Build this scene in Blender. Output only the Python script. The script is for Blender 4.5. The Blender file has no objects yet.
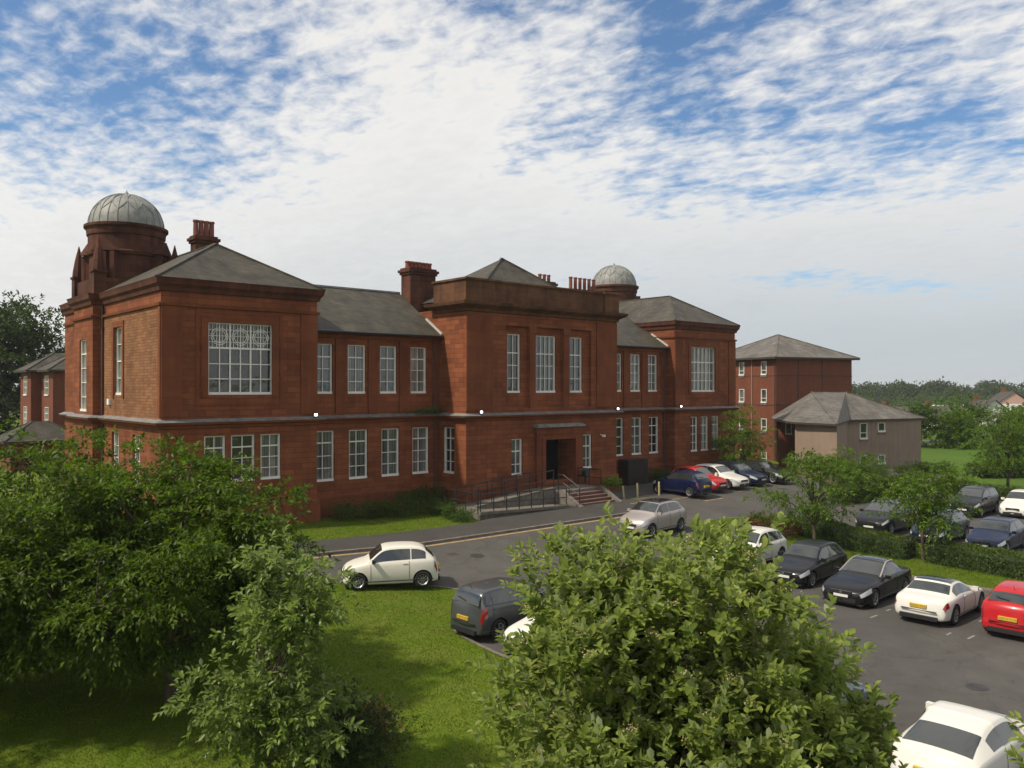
import bpy, bmesh, math, random
import numpy as np
from mathutils import Vector, Matrix
R = math.radians
SC = bpy.context.scene
COL = SC.collection
# ------------------------------------------------------------------ camera
# world axes: +X runs along the long facade, +Y goes into the building, Z up
cam_d = bpy.data.cameras.new('camera'); cam = bpy.data.objects.new('camera', cam_d); COL.objects.link(cam)
cam.location = (-12.36, -37.9, 6.7)
cam.rotation_euler = (R(90.28), 0, R(-41.0))
cam_d.sensor_width = 36.0; cam_d.lens = 36.0*830/1024
cam_d.clip_start = 0.1; cam_d.clip_end = 6000
SC.camera = cam
# ------------------------------------------------------------------ light
SUN_EL = R(51); SUN_AZ = (-0.965, 0.26)
sh = Vector((SUN_AZ[0]*math.cos(SUN_EL), SUN_AZ[1]*math.cos(SUN_EL), math.sin(SUN_EL))).normalized()
sl = bpy.data.lights.new('sun', 'SUN'); sl.energy = 4.4; sl.angle = R(2.5); sl.color = (1.0, 0.90, 0.74)
sun = bpy.data.objects.new('sun', sl); COL.objects.link(sun)
sun.rotation_euler = sh.to_track_quat('Z', 'Y').to_euler()
W = bpy.data.worlds.new('World'); SC.world = W; W.use_nodes = True
SC.view_settings.view_transform = 'Standard'; SC.view_settings.look = 'None'
SC.view_settings.exposure = 0.08; SC.view_settings.gamma = 1.0; SC.view_settings.use_curve_mapping = False

def build_world():
    nt = W.node_tree; N = nt.nodes; L = nt.links; N.clear()
    def nd(t, **k):
        n = N.new(t)
        for a, b in k.items(): setattr(n, a, b)
        return n
    def mth(op, a, b=None, c=None, clamp=False):
        n = nd('ShaderNodeMath', operation=op, use_clamp=clamp)
        for i, q in enumerate((a, b, c)):
            if q is None: continue
            if isinstance(q, (int, float)): n.inputs[i].default_value = q
            else: L.new(q, n.inputs[i])
        return n.outputs[0]
    out = nd('ShaderNodeOutputWorld'); bg = nd('ShaderNodeBackground'); bg.inputs[1].default_value = 0.105
    sky = nd('ShaderNodeTexSky', sky_type='NISHITA', sun_disc=False, sun_elevation=SUN_EL,
             sun_rotation=math.atan2(SUN_AZ[0], SUN_AZ[1]), altitude=50, air_density=1.0, dust_density=0.6, ozone_density=1.5)
    tc = nd('ShaderNodeTexCoord'); sp = nd('ShaderNodeSeparateXYZ'); L.new(tc.outputs['Generated'], sp.inputs[0])
    z = mth('MAXIMUM', sp.outputs[2], 0.0); zz = mth('ADD', z, 0.13)
    px = mth('DIVIDE', sp.outputs[0], zz); py = mth('DIVIDE', sp.outputs[1], zz)
    cb = nd('ShaderNodeCombineXYZ'); L.new(px, cb.inputs[0]); L.new(py, cb.inputs[1])
    # stretch the sheet a little so the cloudlets line up in streets
    mp = nd('ShaderNodeMapping'); L.new(cb.outputs[0], mp.inputs[0]); mp.inputs['Rotation'].default_value = (0, 0, R(62)); mp.inputs['Scale'].default_value = (1.0, 0.72, 1)
    def noise(scale, det, rough, dist=0.0, vec=mp.outputs[0], off=None):
        n = nd('ShaderNodeTexNoise'); n.inputs['Scale'].default_value = scale; n.inputs['Detail'].default_value = det
        n.inputs['Roughness'].default_value = rough; n.inputs['Distortion'].default_value = dist
        if off:
            m = nd('ShaderNodeVectorMath', operation='ADD'); L.new(vec, m.inputs[0]); m.inputs[1].default_value = off; vec = m.outputs[0]
        L.new(vec, n.inputs['Vector']); return n.outputs['Fac']
    big = noise(0.85, 3, 0.5, 0.3, off=(3.1, 7.7, 0))
    mid = noise(3.4, 4, 0.6, 0.3)
    fine = noise(15.0, 5, 0.6, 0.25, off=(1.2, 4.4, 0))
    a = mth('MULTIPLY', big, 1.05); b = mth('MULTIPLY', mid, 0.40); c = mth('MULTIPLY', fine, 0.56)
    s = mth('ADD', mth('ADD', a, b), c)                        # about 0.92 on average
    hz = mth('SUBTRACT', 1.0, mth('DIVIDE', z, 0.42), clamp=True)   # more cover low down
    s = mth('ADD', s, mth('MULTIPLY', hz, 0.36))
    dp = nd('ShaderNodeVectorMath', operation='DOT_PRODUCT'); L.new(tc.outputs['Generated'], dp.inputs[0]); dp.inputs[1].default_value = Vector((.86, .46, .40)).normalized()
    dq = nd('ShaderNodeMapRange', interpolation_type='SMOOTHSTEP'); L.new(dp.outputs['Value'], dq.inputs[0]); dq.inputs[1].default_value = .90; dq.inputs[2].default_value = .99; dq.inputs[4].default_value = .10
    s = mth('SUBTRACT', s, dq.outputs[0])
    rp = nd('ShaderNodeMapRange', interpolation_type='SMOOTHSTEP'); L.new(s, rp.inputs[0])
    rp.inputs[1].default_value = 0.82; rp.inputs[2].default_value = 1.14; rp.inputs[3].default_value = 0.0; rp.inputs[4].default_value = 0.93
    # thickness: denser cloud is a little greyer underneath
    cr = nd('ShaderNodeMapRange'); L.new(s, cr.inputs[0]); cr.inputs[1].default_value = 0.9; cr.inputs[2].default_value = 1.45
    ccol = nd('ShaderNodeMix', data_type='RGBA'); L.new(cr.outputs[0], ccol.inputs[0])
    ccol.inputs[6].default_value = (9.0, 8.75, 8.3, 1); ccol.inputs[7].default_value = (7.4, 7.3, 7.05, 1)
    # towards the right-hand horizon the veil is thinner and bluer
    lowr = nd('ShaderNodeVectorMath', operation='DOT_PRODUCT'); L.new(tc.outputs['Generated'], lowr.inputs[0]); lowr.inputs[1].default_value = (0.93, 0.36, 0)
    lr = nd('ShaderNodeMapRange', interpolation_type='SMOOTHSTEP'); L.new(lowr.outputs['Value'], lr.inputs[0]); lr.inputs[1].default_value = 0.45; lr.inputs[2].default_value = 1.0
    lowz = nd('ShaderNodeMapRange', interpolation_type='SMOOTHSTEP'); L.new(z, lowz.inputs[0]); lowz.inputs[1].default_value = 0.30; lowz.inputs[2].default_value = 0.0
    lf = mth('MULTIPLY', lr.outputs[0], lowz.outputs[0]); lf = mth('MULTIPLY', lf, 0.85)
    ccol2 = nd('ShaderNodeMix', data_type='RGBA'); L.new(lf, ccol2.inputs[0]); L.new(ccol.outputs[2], ccol2.inputs[6]); ccol2.inputs[7].default_value = (4.2, 4.65, 5.1, 1)
    tint = nd('ShaderNodeMix', data_type='RGBA', blend_type='MULTIPLY'); tint.inputs[0].default_value = 1.0
    L.new(sky.outputs[0], tint.inputs[6]); tint.inputs[7].default_value = (0.80, 1.0, 1.15, 1)
    mx = nd('ShaderNodeMix', data_type='RGBA'); L.new(rp.outputs[0], mx.inputs[0]); L.new(tint.outputs[2], mx.inputs[6]); L.new(ccol2.outputs[2], mx.inputs[7])
    L.new(mx.outputs[2], bg.inputs[0]); L.new(bg.outputs[0], out.inputs[0])
build_world()

# ------------------------------------------------------------------ materials
MC = {}
def mat(name, fn):
    if name in MC: return MC[name]
    m = bpy.data.materials.new(name); m.use_nodes = True
    nt = m.node_tree; bs = nt.nodes['Principled BSDF']
    fn(m, nt, bs); MC[name] = m; return m
def node(nt, t, **k):
    n = nt.nodes.new(t)
    for a, b in k.items(): setattr(n, a, b)
    return n
def plain(name, col, rough=0.6, metal=0.0, spec=0.5, noise=0.0, nscale=4.0, bump=0.0, coat=0.0, emit=None):
    def fn(m, nt, bs):
        bs.inputs['Roughness'].default_value = rough; bs.inputs['Metallic'].default_value = metal
        bs.inputs['Specular IOR Level'].default_value = spec; bs.inputs['Coat Weight'].default_value = coat; bs.inputs['Coat Roughness'].default_value = 0.04
        bs.inputs['Base Color'].default_value = (*col, 1)
        if noise or bump:
            tc = node(nt, 'ShaderNodeTexCoord'); n = node(nt, 'ShaderNodeTexNoise'); n.inputs['Scale'].default_value = nscale; n.inputs['Detail'].default_value = 6
            nt.links.new(tc.outputs['Object'], n.inputs['Vector'])
            if noise:
                mr = node(nt, 'ShaderNodeMapRange'); mr.inputs[3].default_value = 1-noise; mr.inputs[4].default_value = 1+noise
                mr.inputs[1].default_value = .3; mr.inputs[2].default_value = .7
                nt.links.new(n.outputs['Fac'], mr.inputs[0])
                vm = node(nt, 'ShaderNodeVectorMath', operation='SCALE'); vm.inputs[0].default_value = col
                nt.links.new(mr.outputs[0], vm.inputs['Scale']); nt.links.new(vm.outputs[0], bs.inputs['Base Color'])
            if bump:
                b = node(nt, 'ShaderNodeBump'); b.inputs['Strength'].default_value = bump; b.inputs['Distance'].default_value = .02
                nt.links.new(n.outputs['Fac'], b.inputs['Height']); nt.links.new(b.outputs[0], bs.inputs['Normal'])
        if emit:
            bs.inputs['Emission Color'].default_value = (*emit[0], 1); bs.inputs['Emission Strength'].default_value = emit[1]
    return mat(name, fn)
def masonry(name, c1, c2, cm, bw, bh, mortar=0.012, stain=0.35, streak=0.25):
    """coursed stone or brick; courses follow world x+y so that every face of an axis-aligned block gets them"""
    def fn(m, nt, bs):
        L = nt.links; bs.inputs['Roughness'].default_value = .9; bs.inputs['Specular IOR Level'].default_value = .2
        tc = node(nt, 'ShaderNodeTexCoord'); sp = node(nt, 'ShaderNodeSeparateXYZ'); L.new(tc.outputs['Object'], sp.inputs[0])
        ad = node(nt, 'ShaderNodeMath', operation='ADD'); L.new(sp.outputs[0], ad.inputs[0]); L.new(sp.outputs[1], ad.inputs[1])
        cb = node(nt, 'ShaderNodeCombineXYZ'); L.new(ad.outputs[0], cb.inputs[0]); L.new(sp.outputs[2], cb.inputs[1])
        br = node(nt, 'ShaderNodeTexBrick'); L.new(cb.outputs[0], br.inputs['Vector'])
        br.inputs['Scale'].default_value = 1; br.inputs['Brick Width'].default_value = bw; br.inputs['Row Height'].default_value = bh
        br.inputs['Mortar Size'].default_value = mortar; br.inputs['Mortar Smooth'].default_value = .3; br.inputs['Bias'].default_value = 0
        br.inputs['Color1'].default_value = (*c1, 1); br.inputs['Color2'].default_value = (*c2, 1); br.inputs['Mortar'].default_value = (*cm, 1)
        n1 = node(nt, 'ShaderNodeTexNoise'); n1.inputs['Scale'].default_value = .55; n1.inputs['Detail'].default_value = 7; n1.inputs['Roughness'].default_value = .62
        L.new(tc.outputs['Object'], n1.inputs['Vector'])
        mp = node(nt, 'ShaderNodeMapping'); mp.inputs['Scale'].default_value = (3.2, 3.2, .28); L.new(tc.outputs['Object'], mp.inputs[0])
        n2 = node(nt, 'ShaderNodeTexNoise'); n2.inputs['Scale'].default_value = 1; n2.inputs['Detail'].default_value = 5; L.new(mp.outputs[0], n2.inputs['Vector'])
        m1 = node(nt, 'ShaderNodeMapRange'); L.new(n1.outputs['Fac'], m1.inputs[0]); m1.inputs[1].default_value = .32; m1.inputs[2].default_value = .68; m1.inputs[3].default_value = 1-stain; m1.inputs[4].default_value = 1+stain*.55
        m2 = node(nt, 'ShaderNodeMapRange'); L.new(n2.outputs['Fac'], m2.inputs[0]); m2.inputs[1].default_value = .38; m2.inputs[2].default_value = .7; m2.inputs[3].default_value = 1; m2.inputs[4].default_value = 1-streak
        mm = node(nt, 'ShaderNodeMath', operation='MULTIPLY'); L.new(m1.outputs[0], mm.inputs[0]); L.new(m2.outputs[0], mm.inputs[1])
        vm = node(nt, 'ShaderNodeVectorMath', operation='SCALE'); L.new(br.outputs['Color'], vm.inputs[0]); L.new(mm.outputs[0], vm.inputs['Scale'])
        L.new(vm.outputs[0], bs.inputs['Base Color'])
        n3 = node(nt, 'ShaderNodeTexNoise'); n3.inputs['Scale'].default_value = 14; n3.inputs['Detail'].default_value = 4; L.new(tc.outputs['Object'], n3.inputs['Vector'])
        s = node(nt, 'ShaderNodeMath', operation='MULTIPLY_ADD'); L.new(n3.outputs['Fac'], s.inputs[0]); s.inputs[1].default_value = .5
        iv = node(nt, 'ShaderNodeMath', operation='SUBTRACT'); iv.inputs[0].default_value = 1; L.new(br.outputs['Fac'], iv.inputs[1]); L.new(iv.outputs[0], s.inputs[2])
        bp = node(nt, 'ShaderNodeBump'); bp.inputs['Strength'].default_value = .5; bp.inputs['Distance'].default_value = .02; L.new(s.outputs[0], bp.inputs['Height']); L.new(bp.outputs[0], bs.inputs['Normal'])
    return mat(name, fn)
def slates(name, c1, c2, lichen, row=0.24, wid=0.3, spots=.62):
    def fn(m, nt, bs):
        L = nt.links; bs.inputs['Roughness'].default_value = .62; bs.inputs['Specular IOR Level'].default_value = .35
        tc = node(nt, 'ShaderNodeTexCoord'); sp = node(nt, 'ShaderNodeSeparateXYZ'); L.new(tc.outputs['Object'], sp.inputs[0])
        ad = node(nt, 'ShaderNodeMath', operation='ADD'); L.new(sp.outputs[0], ad.inputs[0]); L.new(sp.outputs[1], ad.inputs[1])
        zz = node(nt, 'ShaderNodeMath', operation='MULTIPLY'); L.new(sp.outputs[2], zz.inputs[0]); zz.inputs[1].default_value = 1.8
        cb = node(nt, 'ShaderNodeCombineXYZ'); L.new(ad.outputs[0], cb.inputs[0]); L.new(zz.outputs[0], cb.inputs[1])
        br = node(nt, 'ShaderNodeTexBrick'); L.new(cb.outputs[0], br.inputs['Vector']); br.inputs['Scale'].default_value = 1
        br.inputs['Brick Width'].default_value = wid; br.inputs['Row Height'].default_value = row; br.inputs['Mortar Size'].default_value = .012
        br.inputs['Color1'].default_value = (*c1, 1); br.inputs['Color2'].default_value = (*c2, 1); br.inputs['Mortar'].default_value = (*[q*.45 for q in c1], 1)
        n1 = node(nt, 'ShaderNodeTexNoise'); n1.inputs['Scale'].default_value = .8; n1.inputs['Detail'].default_value = 8; n1.inputs['Roughness'].default_value = .65; n1.inputs['Distortion'].default_value = .6
        mpp = node(nt, 'ShaderNodeMapping'); mpp.inputs['Scale'].default_value = (1, 1, .45); L.new(tc.outputs['Object'], mpp.inputs[0]); L.new(mpp.outputs[0], n1.inputs['Vector'])
        m1 = node(nt, 'ShaderNodeMapRange'); L.new(n1.outputs['Fac'], m1.inputs[0]); m1.inputs[1].default_value = .3; m1.inputs[2].default_value = .7; m1.inputs[3].default_value = .5; m1.inputs[4].default_value = 1.5
        vm = node(nt, 'ShaderNodeVectorMath', operation='SCALE'); L.new(br.outputs['Color'], vm.inputs[0]); L.new(m1.outputs[0], vm.inputs['Scale'])
        n2 = node(nt, 'ShaderNodeTexNoise'); n2.inputs['Scale'].default_value = 2.3; n2.inputs['Detail'].default_value = 9; n2.inputs['Roughness'].default_value = .7; L.new(tc.outputs['Object'], n2.inputs['Vector'])
        m2 = node(nt, 'ShaderNodeMapRange'); L.new(n2.outputs['Fac'], m2.inputs[0]); m2.inputs[1].default_value = spots; m2.inputs[2].default_value = spots+.1; m2.inputs[4].default_value = .75
        mx = node(nt, 'ShaderNodeMix', data_type='RGBA'); L.new(m2.outputs[0], mx.inputs[0]); L.new(vm.outputs[0], mx.inputs[6]); mx.inputs[7].default_value = (*lichen, 1)
        L.new(mx.outputs[2], bs.inputs['Base Color'])
        iv = node(nt, 'ShaderNodeMath', operation='SUBTRACT'); iv.inputs[0].default_value = 1; L.new(br.outputs['Fac'], iv.inputs[1])
        bp = node(nt, 'ShaderNodeBump'); bp.inputs['Strength'].default_value = .6; bp.inputs['Distance'].default_value = .015; L.new(iv.outputs[0], bp.inputs['Height']); L.new(bp.outputs[0], bs.inputs['Normal'])
    return mat(name, fn)
def leafmat(name, c1, c2, back=None, trans=.35, rough=.45, spec=.35):
    """each leaf (mesh island) gets its own tone between c1 and c2; undersides paler where given"""
    def fn(m, nt, bs):
        L = nt.links; g = node(nt, 'ShaderNodeNewGeometry')
        mx = node(nt, 'ShaderNodeMix', data_type='RGBA'); L.new(g.outputs['Random Per Island'], mx.inputs[0]); mx.inputs[6].default_value = (*c1, 1); mx.inputs[7].default_value = (*c2, 1)
        tc = node(nt, 'ShaderNodeTexCoord'); n = node(nt, 'ShaderNodeTexNoise'); n.inputs['Scale'].default_value = 1.1; n.inputs['Detail'].default_value = 3; L.new(tc.outputs['Object'], n.inputs['Vector'])
        mr = node(nt, 'ShaderNodeMapRange'); L.new(n.outputs['Fac'], mr.inputs[0]); mr.inputs[1].default_value = .3; mr.inputs[2].default_value = .7; mr.inputs[3].default_value = .72; mr.inputs[4].default_value = 1.3
        vm = node(nt, 'ShaderNodeVectorMath', operation='SCALE'); L.new(mx.outputs[2], vm.inputs[0]); L.new(mr.outputs[0], vm.inputs['Scale'])
        col = vm.outputs[0]
        if back:
            m2 = node(nt, 'ShaderNodeMix', data_type='RGBA'); L.new(g.outputs['Backfacing'], m2.inputs[0]); L.new(col, m2.inputs[6]); m2.inputs[7].default_value = (*back, 1); col = m2.outputs[2]
        L.new(col, bs.inputs['Base Color']); bs.inputs['Roughness'].default_value = rough; bs.inputs['Specular IOR Level'].default_value = spec
        tr = node(nt, 'ShaderNodeBsdfTranslucent'); v3 = node(nt, 'ShaderNodeVectorMath', operation='MULTIPLY'); L.new(col, v3.inputs[0]); v3.inputs[1].default_value = (1.7, 1.9, .7); L.new(v3.outputs[0], tr.inputs[0])
        ms = node(nt, 'ShaderNodeMixShader'); ms.inputs[0].default_value = trans; L.new(bs.outputs[0], ms.inputs[1]); L.new(tr.outputs[0], ms.inputs[2])
        L.new(ms.outputs[0], nt.nodes['Material Output'].inputs[0])
    return mat(name, fn)
def ground_mat(name, cols, scales, rough=.95, bump=.3, bscale=40, spec=.2):
    """three tones blended by two octaves of patchiness"""
    def fn(m, nt, bs):
        L = nt.links; bs.inputs['Roughness'].default_value = rough; bs.inputs['Specular IOR Level'].default_value = spec
        tc = node(nt, 'ShaderNodeTexCoord')
        def ns(sc, d=6, r=.6):
            n = node(nt, 'ShaderNodeTexNoise'); n.inputs['Scale'].default_value = sc; n.inputs['Detail'].default_value = d; n.inputs['Roughness'].default_value = r; L.new(tc.outputs['Object'], n.inputs['Vector'])
            q = node(nt, 'ShaderNodeMapRange'); L.new(n.outputs['Fac'], q.inputs[0]); q.inputs[1].default_value = .35; q.inputs[2].default_value = .65; return q.outputs[0], n.outputs['Fac']
        a, _ = ns(scales[0]); b, _ = ns(scales[1]); c, f = ns(bscale, 4)
        m1 = node(nt, 'ShaderNodeMix', data_type='RGBA'); L.new(a, m1.inputs[0]); m1.inputs[6].default_value = (*cols[0], 1); m1.inputs[7].default_value = (*cols[1], 1)
        bb = node(nt, 'ShaderNodeMath', operation='MULTIPLY'); L.new(b, bb.inputs[0]); bb.inputs[1].default_value = .6
        m2 = node(nt, 'ShaderNodeMix', data_type='RGBA'); L.new(bb.outputs[0], m2.inputs[0]); L.new(m1.outputs[2], m2.inputs[6]); m2.inputs[7].default_value = (*cols[2], 1)
        mr = node(nt, 'ShaderNodeMapRange'); L.new(c, mr.inputs[0]); mr.inputs[3].default_value = .8; mr.inputs[4].default_value = 1.2
        vm = node(nt, 'ShaderNodeVectorMath', operation='SCALE'); L.new(m2.outputs[2], vm.inputs[0]); L.new(mr.outputs[0], vm.inputs['Scale']); L.new(vm.outputs[0], bs.inputs['Base Color'])
        bp = node(nt, 'ShaderNodeBump'); bp.inputs['Strength'].default_value = bump; bp.inputs['Distance'].default_value = .02; L.new(f, bp.inputs['Height']); L.new(bp.outputs[0], bs.inputs['Normal'])
    return mat(name, fn)

STONE = masonry('red_sandstone', (.250, .082, .033), (.172, .053, .023), (.105, .036, .018), .80, .27, .012, .28, .18)
STONE_TRIM = masonry('red_sandstone_dressed', (.205, .065, .027), (.165, .050, .022), (.11, .037, .018), 1.4, .9, .008, .26, .2)
RUBBLE = masonry('pale_snecked_stone', (.27, .135, .062), (.205, .082, .038), (.14, .07, .036), .42, .135, .014, .3, .15)
DARKSTONE = masonry('weathered_dark_stone', (.115, .045, .028), (.085, .034, .022), (.06, .025, .018), .8, .35, .01, .45, .35)
MOSSY = masonry('mossy_parapet_stone', (.145, .068, .034), (.115, .055, .028), (.08, .042, .022), .9, .3, .01, .45, .3)
BRICK = masonry('red_brick', (.205, .068, .037), (.165, .054, .03), (.14, .062, .04), .22, .075, .009, .15, .12)
HARL = masonry('grey_pink_harling', (.265, .195, .15), (.265, .195, .15), (.26, .19, .145), 3.0, 2.0, .002, .12, .12)
SLATE = slates('roof_slates', (.070, .060, .042), (.042, .037, .027), (.19, .16, .11), spots=.67)
SLATE_L = slates('lichened_roof_slates', (.070, .060, .042), (.042, .037, .027), (.26, .22, .16), spots=.59)
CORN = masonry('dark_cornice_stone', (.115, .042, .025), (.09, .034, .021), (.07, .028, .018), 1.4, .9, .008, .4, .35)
SLATE2 = slates('patchy_roof_tiles', (.135, .12, .10), (.105, .094, .08), (.05, .043, .036), .3, .35, spots=.53)
LEDGE = plain('weathered_lead_ledge', (.17, .165, .155), .6, noise=.35, nscale=2.5)
WHITE = plain('white_window_paint', (.70, .68, .62), .5, noise=.1, nscale=3)
LEAD = plain('grey_lead', (.21, .21, .195), .6, metal=.0, noise=.28, nscale=3.0)
POT = plain('terracotta_pot', (.19, .055, .035), .8, noise=.25, nscale=6)
BLACK = plain('black_paint', (.012, .012, .012), .45)
BLACKDOOR = plain('dark_door_paint', (.006, .006, .006), .9, spec=.1)
CONC = plain('pale_concrete', (.135, .118, .095), .9, noise=.3, nscale=5, bump=.3)
STEPM = plain('red_step_stone', (.12, .058, .045), .85, noise=.2, nscale=7)
def worn(m):
    nt = m.node_tree; L = nt.links; bs = nt.nodes['Principled BSDF']; src = bs.inputs['Base Color'].links[0].from_socket
    tc = node(nt, 'ShaderNodeTexCoord'); n = node(nt, 'ShaderNodeTexNoise'); n.inputs['Scale'].default_value = .8; n.inputs['Detail'].default_value = 8; n.inputs['Roughness'].default_value = .75; n.inputs['Distortion'].default_value = 1.5; L.new(tc.outputs['Object'], n.inputs['Vector'])
    mr = node(nt, 'ShaderNodeMapRange'); L.new(n.outputs['Fac'], mr.inputs[0]); mr.inputs[1].default_value = .58; mr.inputs[2].default_value = .72; mr.inputs[3].default_value = 1.0; mr.inputs[4].default_value = .62
    v = node(nt, 'ShaderNodeTexVoronoi', feature='DISTANCE_TO_EDGE'); v.inputs['Scale'].default_value = .33; mx_ = node(nt, 'ShaderNodeVectorMath', operation='ADD'); L.new(tc.outputs['Object'], mx_.inputs[0]); sc_ = node(nt, 'ShaderNodeVectorMath', operation='SCALE'); L.new(n.outputs['Color'], sc_.inputs[0]); sc_.inputs['Scale'].default_value = 1.6; L.new(sc_.outputs[0], mx_.inputs[1]); L.new(mx_.outputs[0], v.inputs['Vector'])
    m2 = node(nt, 'ShaderNodeMapRange'); L.new(v.outputs['Distance'], m2.inputs[0]); m2.inputs[1].default_value = .0; m2.inputs[2].default_value = .012; m2.inputs[3].default_value = .6; m2.inputs[4].default_value = 1.0
    mm = node(nt, 'ShaderNodeMath', operation='MULTIPLY'); L.new(mr.outputs[0], mm.inputs[0]); L.new(m2.outputs[0], mm.inputs[1]); vm = node(nt, 'ShaderNodeVectorMath', operation='SCALE'); L.new(src, vm.inputs[0]); L.new(mm.outputs[0], vm.inputs['Scale']); L.new(vm.outputs[0], bs.inputs['Base Color']); return m
TARMAC = ground_mat('worn_tarmac', [(.070, .065, .058), (.094, .088, .079), (.054, .050, .045)], (.22, .9), .88, .5, 55, .3)
worn(TARMAC)
PAVE = ground_mat('pavement_tarmac', [(.050, .046, .042), (.064, .059, .053), (.040, .038, .034)], (.5, 2), .92, .4, 60, .25)
GRASS = ground_mat('lawn', [(.070, .115, .007), (.090, .138, .009), (.125, .132, .026)], (.22, .8), .95, .9, 26, .08)
FIELD = ground_mat('field_grass', [(.055, .11, .012), (.07, .13, .014), (.05, .085, .014)], (.05, .2), .95, .4, 5, .1)
KERBM = plain('kerb_stone', (.15, .125, .105), .9, noise=.3, nscale=4)
YELLOW = plain('faded_yellow_line', (.30, .21, .08), .8, noise=.3, nscale=5)
WLINE = plain('faded_white_line', (.21, .205, .195), .8, noise=.35, nscale=9)
BARK = plain('bark', (.075, .055, .04), .9, noise=.35, nscale=8, bump=.5)
def paneM(name, base, stripes=0.0, rough=.06):
    def fn(m, nt, bs):
        L = nt.links; bs.inputs['Roughness'].default_value = rough; bs.inputs['Specular IOR Level'].default_value = .8; bs.inputs['Coat Weight'].default_value = .3; bs.inputs['Coat Roughness'].default_value = .03
        t0_ = node(nt, 'ShaderNodeTexCoord'); w0 = node(nt, 'ShaderNodeTexNoise'); w0.inputs['Scale'].default_value = 1.7; L.new(t0_.outputs['Object'], w0.inputs['Vector']); b0 = node(nt, 'ShaderNodeBump'); b0.inputs['Strength'].default_value = .35; b0.inputs['Distance'].default_value = .05; L.new(w0.outputs['Fac'], b0.inputs['Height']); L.new(b0.outputs[0], bs.inputs['Normal'])
        tc = node(nt, 'ShaderNodeTexCoord'); n = node(nt, 'ShaderNodeTexNoise'); n.inputs['Scale'].default_value = .9; n.inputs['Detail'].default_value = 3; L.new(tc.outputs['Object'], n.inputs['Vector'])
        mp = node(nt, 'ShaderNodeMapping'); mp.inputs['Scale'].default_value = (14, 14, .02); L.new(tc.outputs['Object'], mp.inputs[0])
        w = node(nt, 'ShaderNodeTexNoise'); w.inputs['Scale'].default_value = 1; w.inputs['Detail'].default_value = 1; L.new(mp.outputs[0], w.inputs['Vector'])
        m1 = node(nt, 'ShaderNodeMapRange'); L.new(n.outputs['Fac'], m1.inputs[0]); m1.inputs[1].default_value = .3; m1.inputs[2].default_value = .7; m1.inputs[3].default_value = .55; m1.inputs[4].default_value = 1.5
        m2 = node(nt, 'ShaderNodeMapRange'); L.new(w.outputs['Fac'], m2.inputs[0]); m2.inputs[1].default_value = .35; m2.inputs[2].default_value = .65; m2.inputs[3].default_value = 1-stripes; m2.inputs[4].default_value = 1+stripes
        mm = node(nt, 'ShaderNodeMath', operation='MULTIPLY'); L.new(m1.outputs[0], mm.inputs[0]); L.new(m2.outputs[0], mm.inputs[1])
        oi = node(nt, 'ShaderNodeObjectInfo'); ov = node(nt, 'ShaderNodeMath', operation='MULTIPLY_ADD'); L.new(oi.outputs['Random'], ov.inputs[0]); ov.inputs[1].default_value = 1.2; ov.inputs[2].default_value = .4
        m3 = node(nt, 'ShaderNodeMath', operation='MULTIPLY'); L.new(mm.outputs[0], m3.inputs[0]); L.new(ov.outputs[0], m3.inputs[1]); mm = m3
        vm = node(nt, 'ShaderNodeVectorMath', operation='SCALE'); vm.inputs[0].default_value = base; L.new(mm.outputs[0], vm.inputs['Scale']); L.new(vm.outputs[0], bs.inputs['Base Color'])
    return mat(name, fn)
PANE_DARK = paneM('dark_window_glass', (.020, .026, .026), .2)
PANE_CURT = paneM('curtained_window_glass', (.105, .112, .102), .6)
PANE_BLUE = paneM('sky_tinted_window_glass', (.045, .062, .072), .2)  # bluish base colour paints reflected sky into these panes

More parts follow.
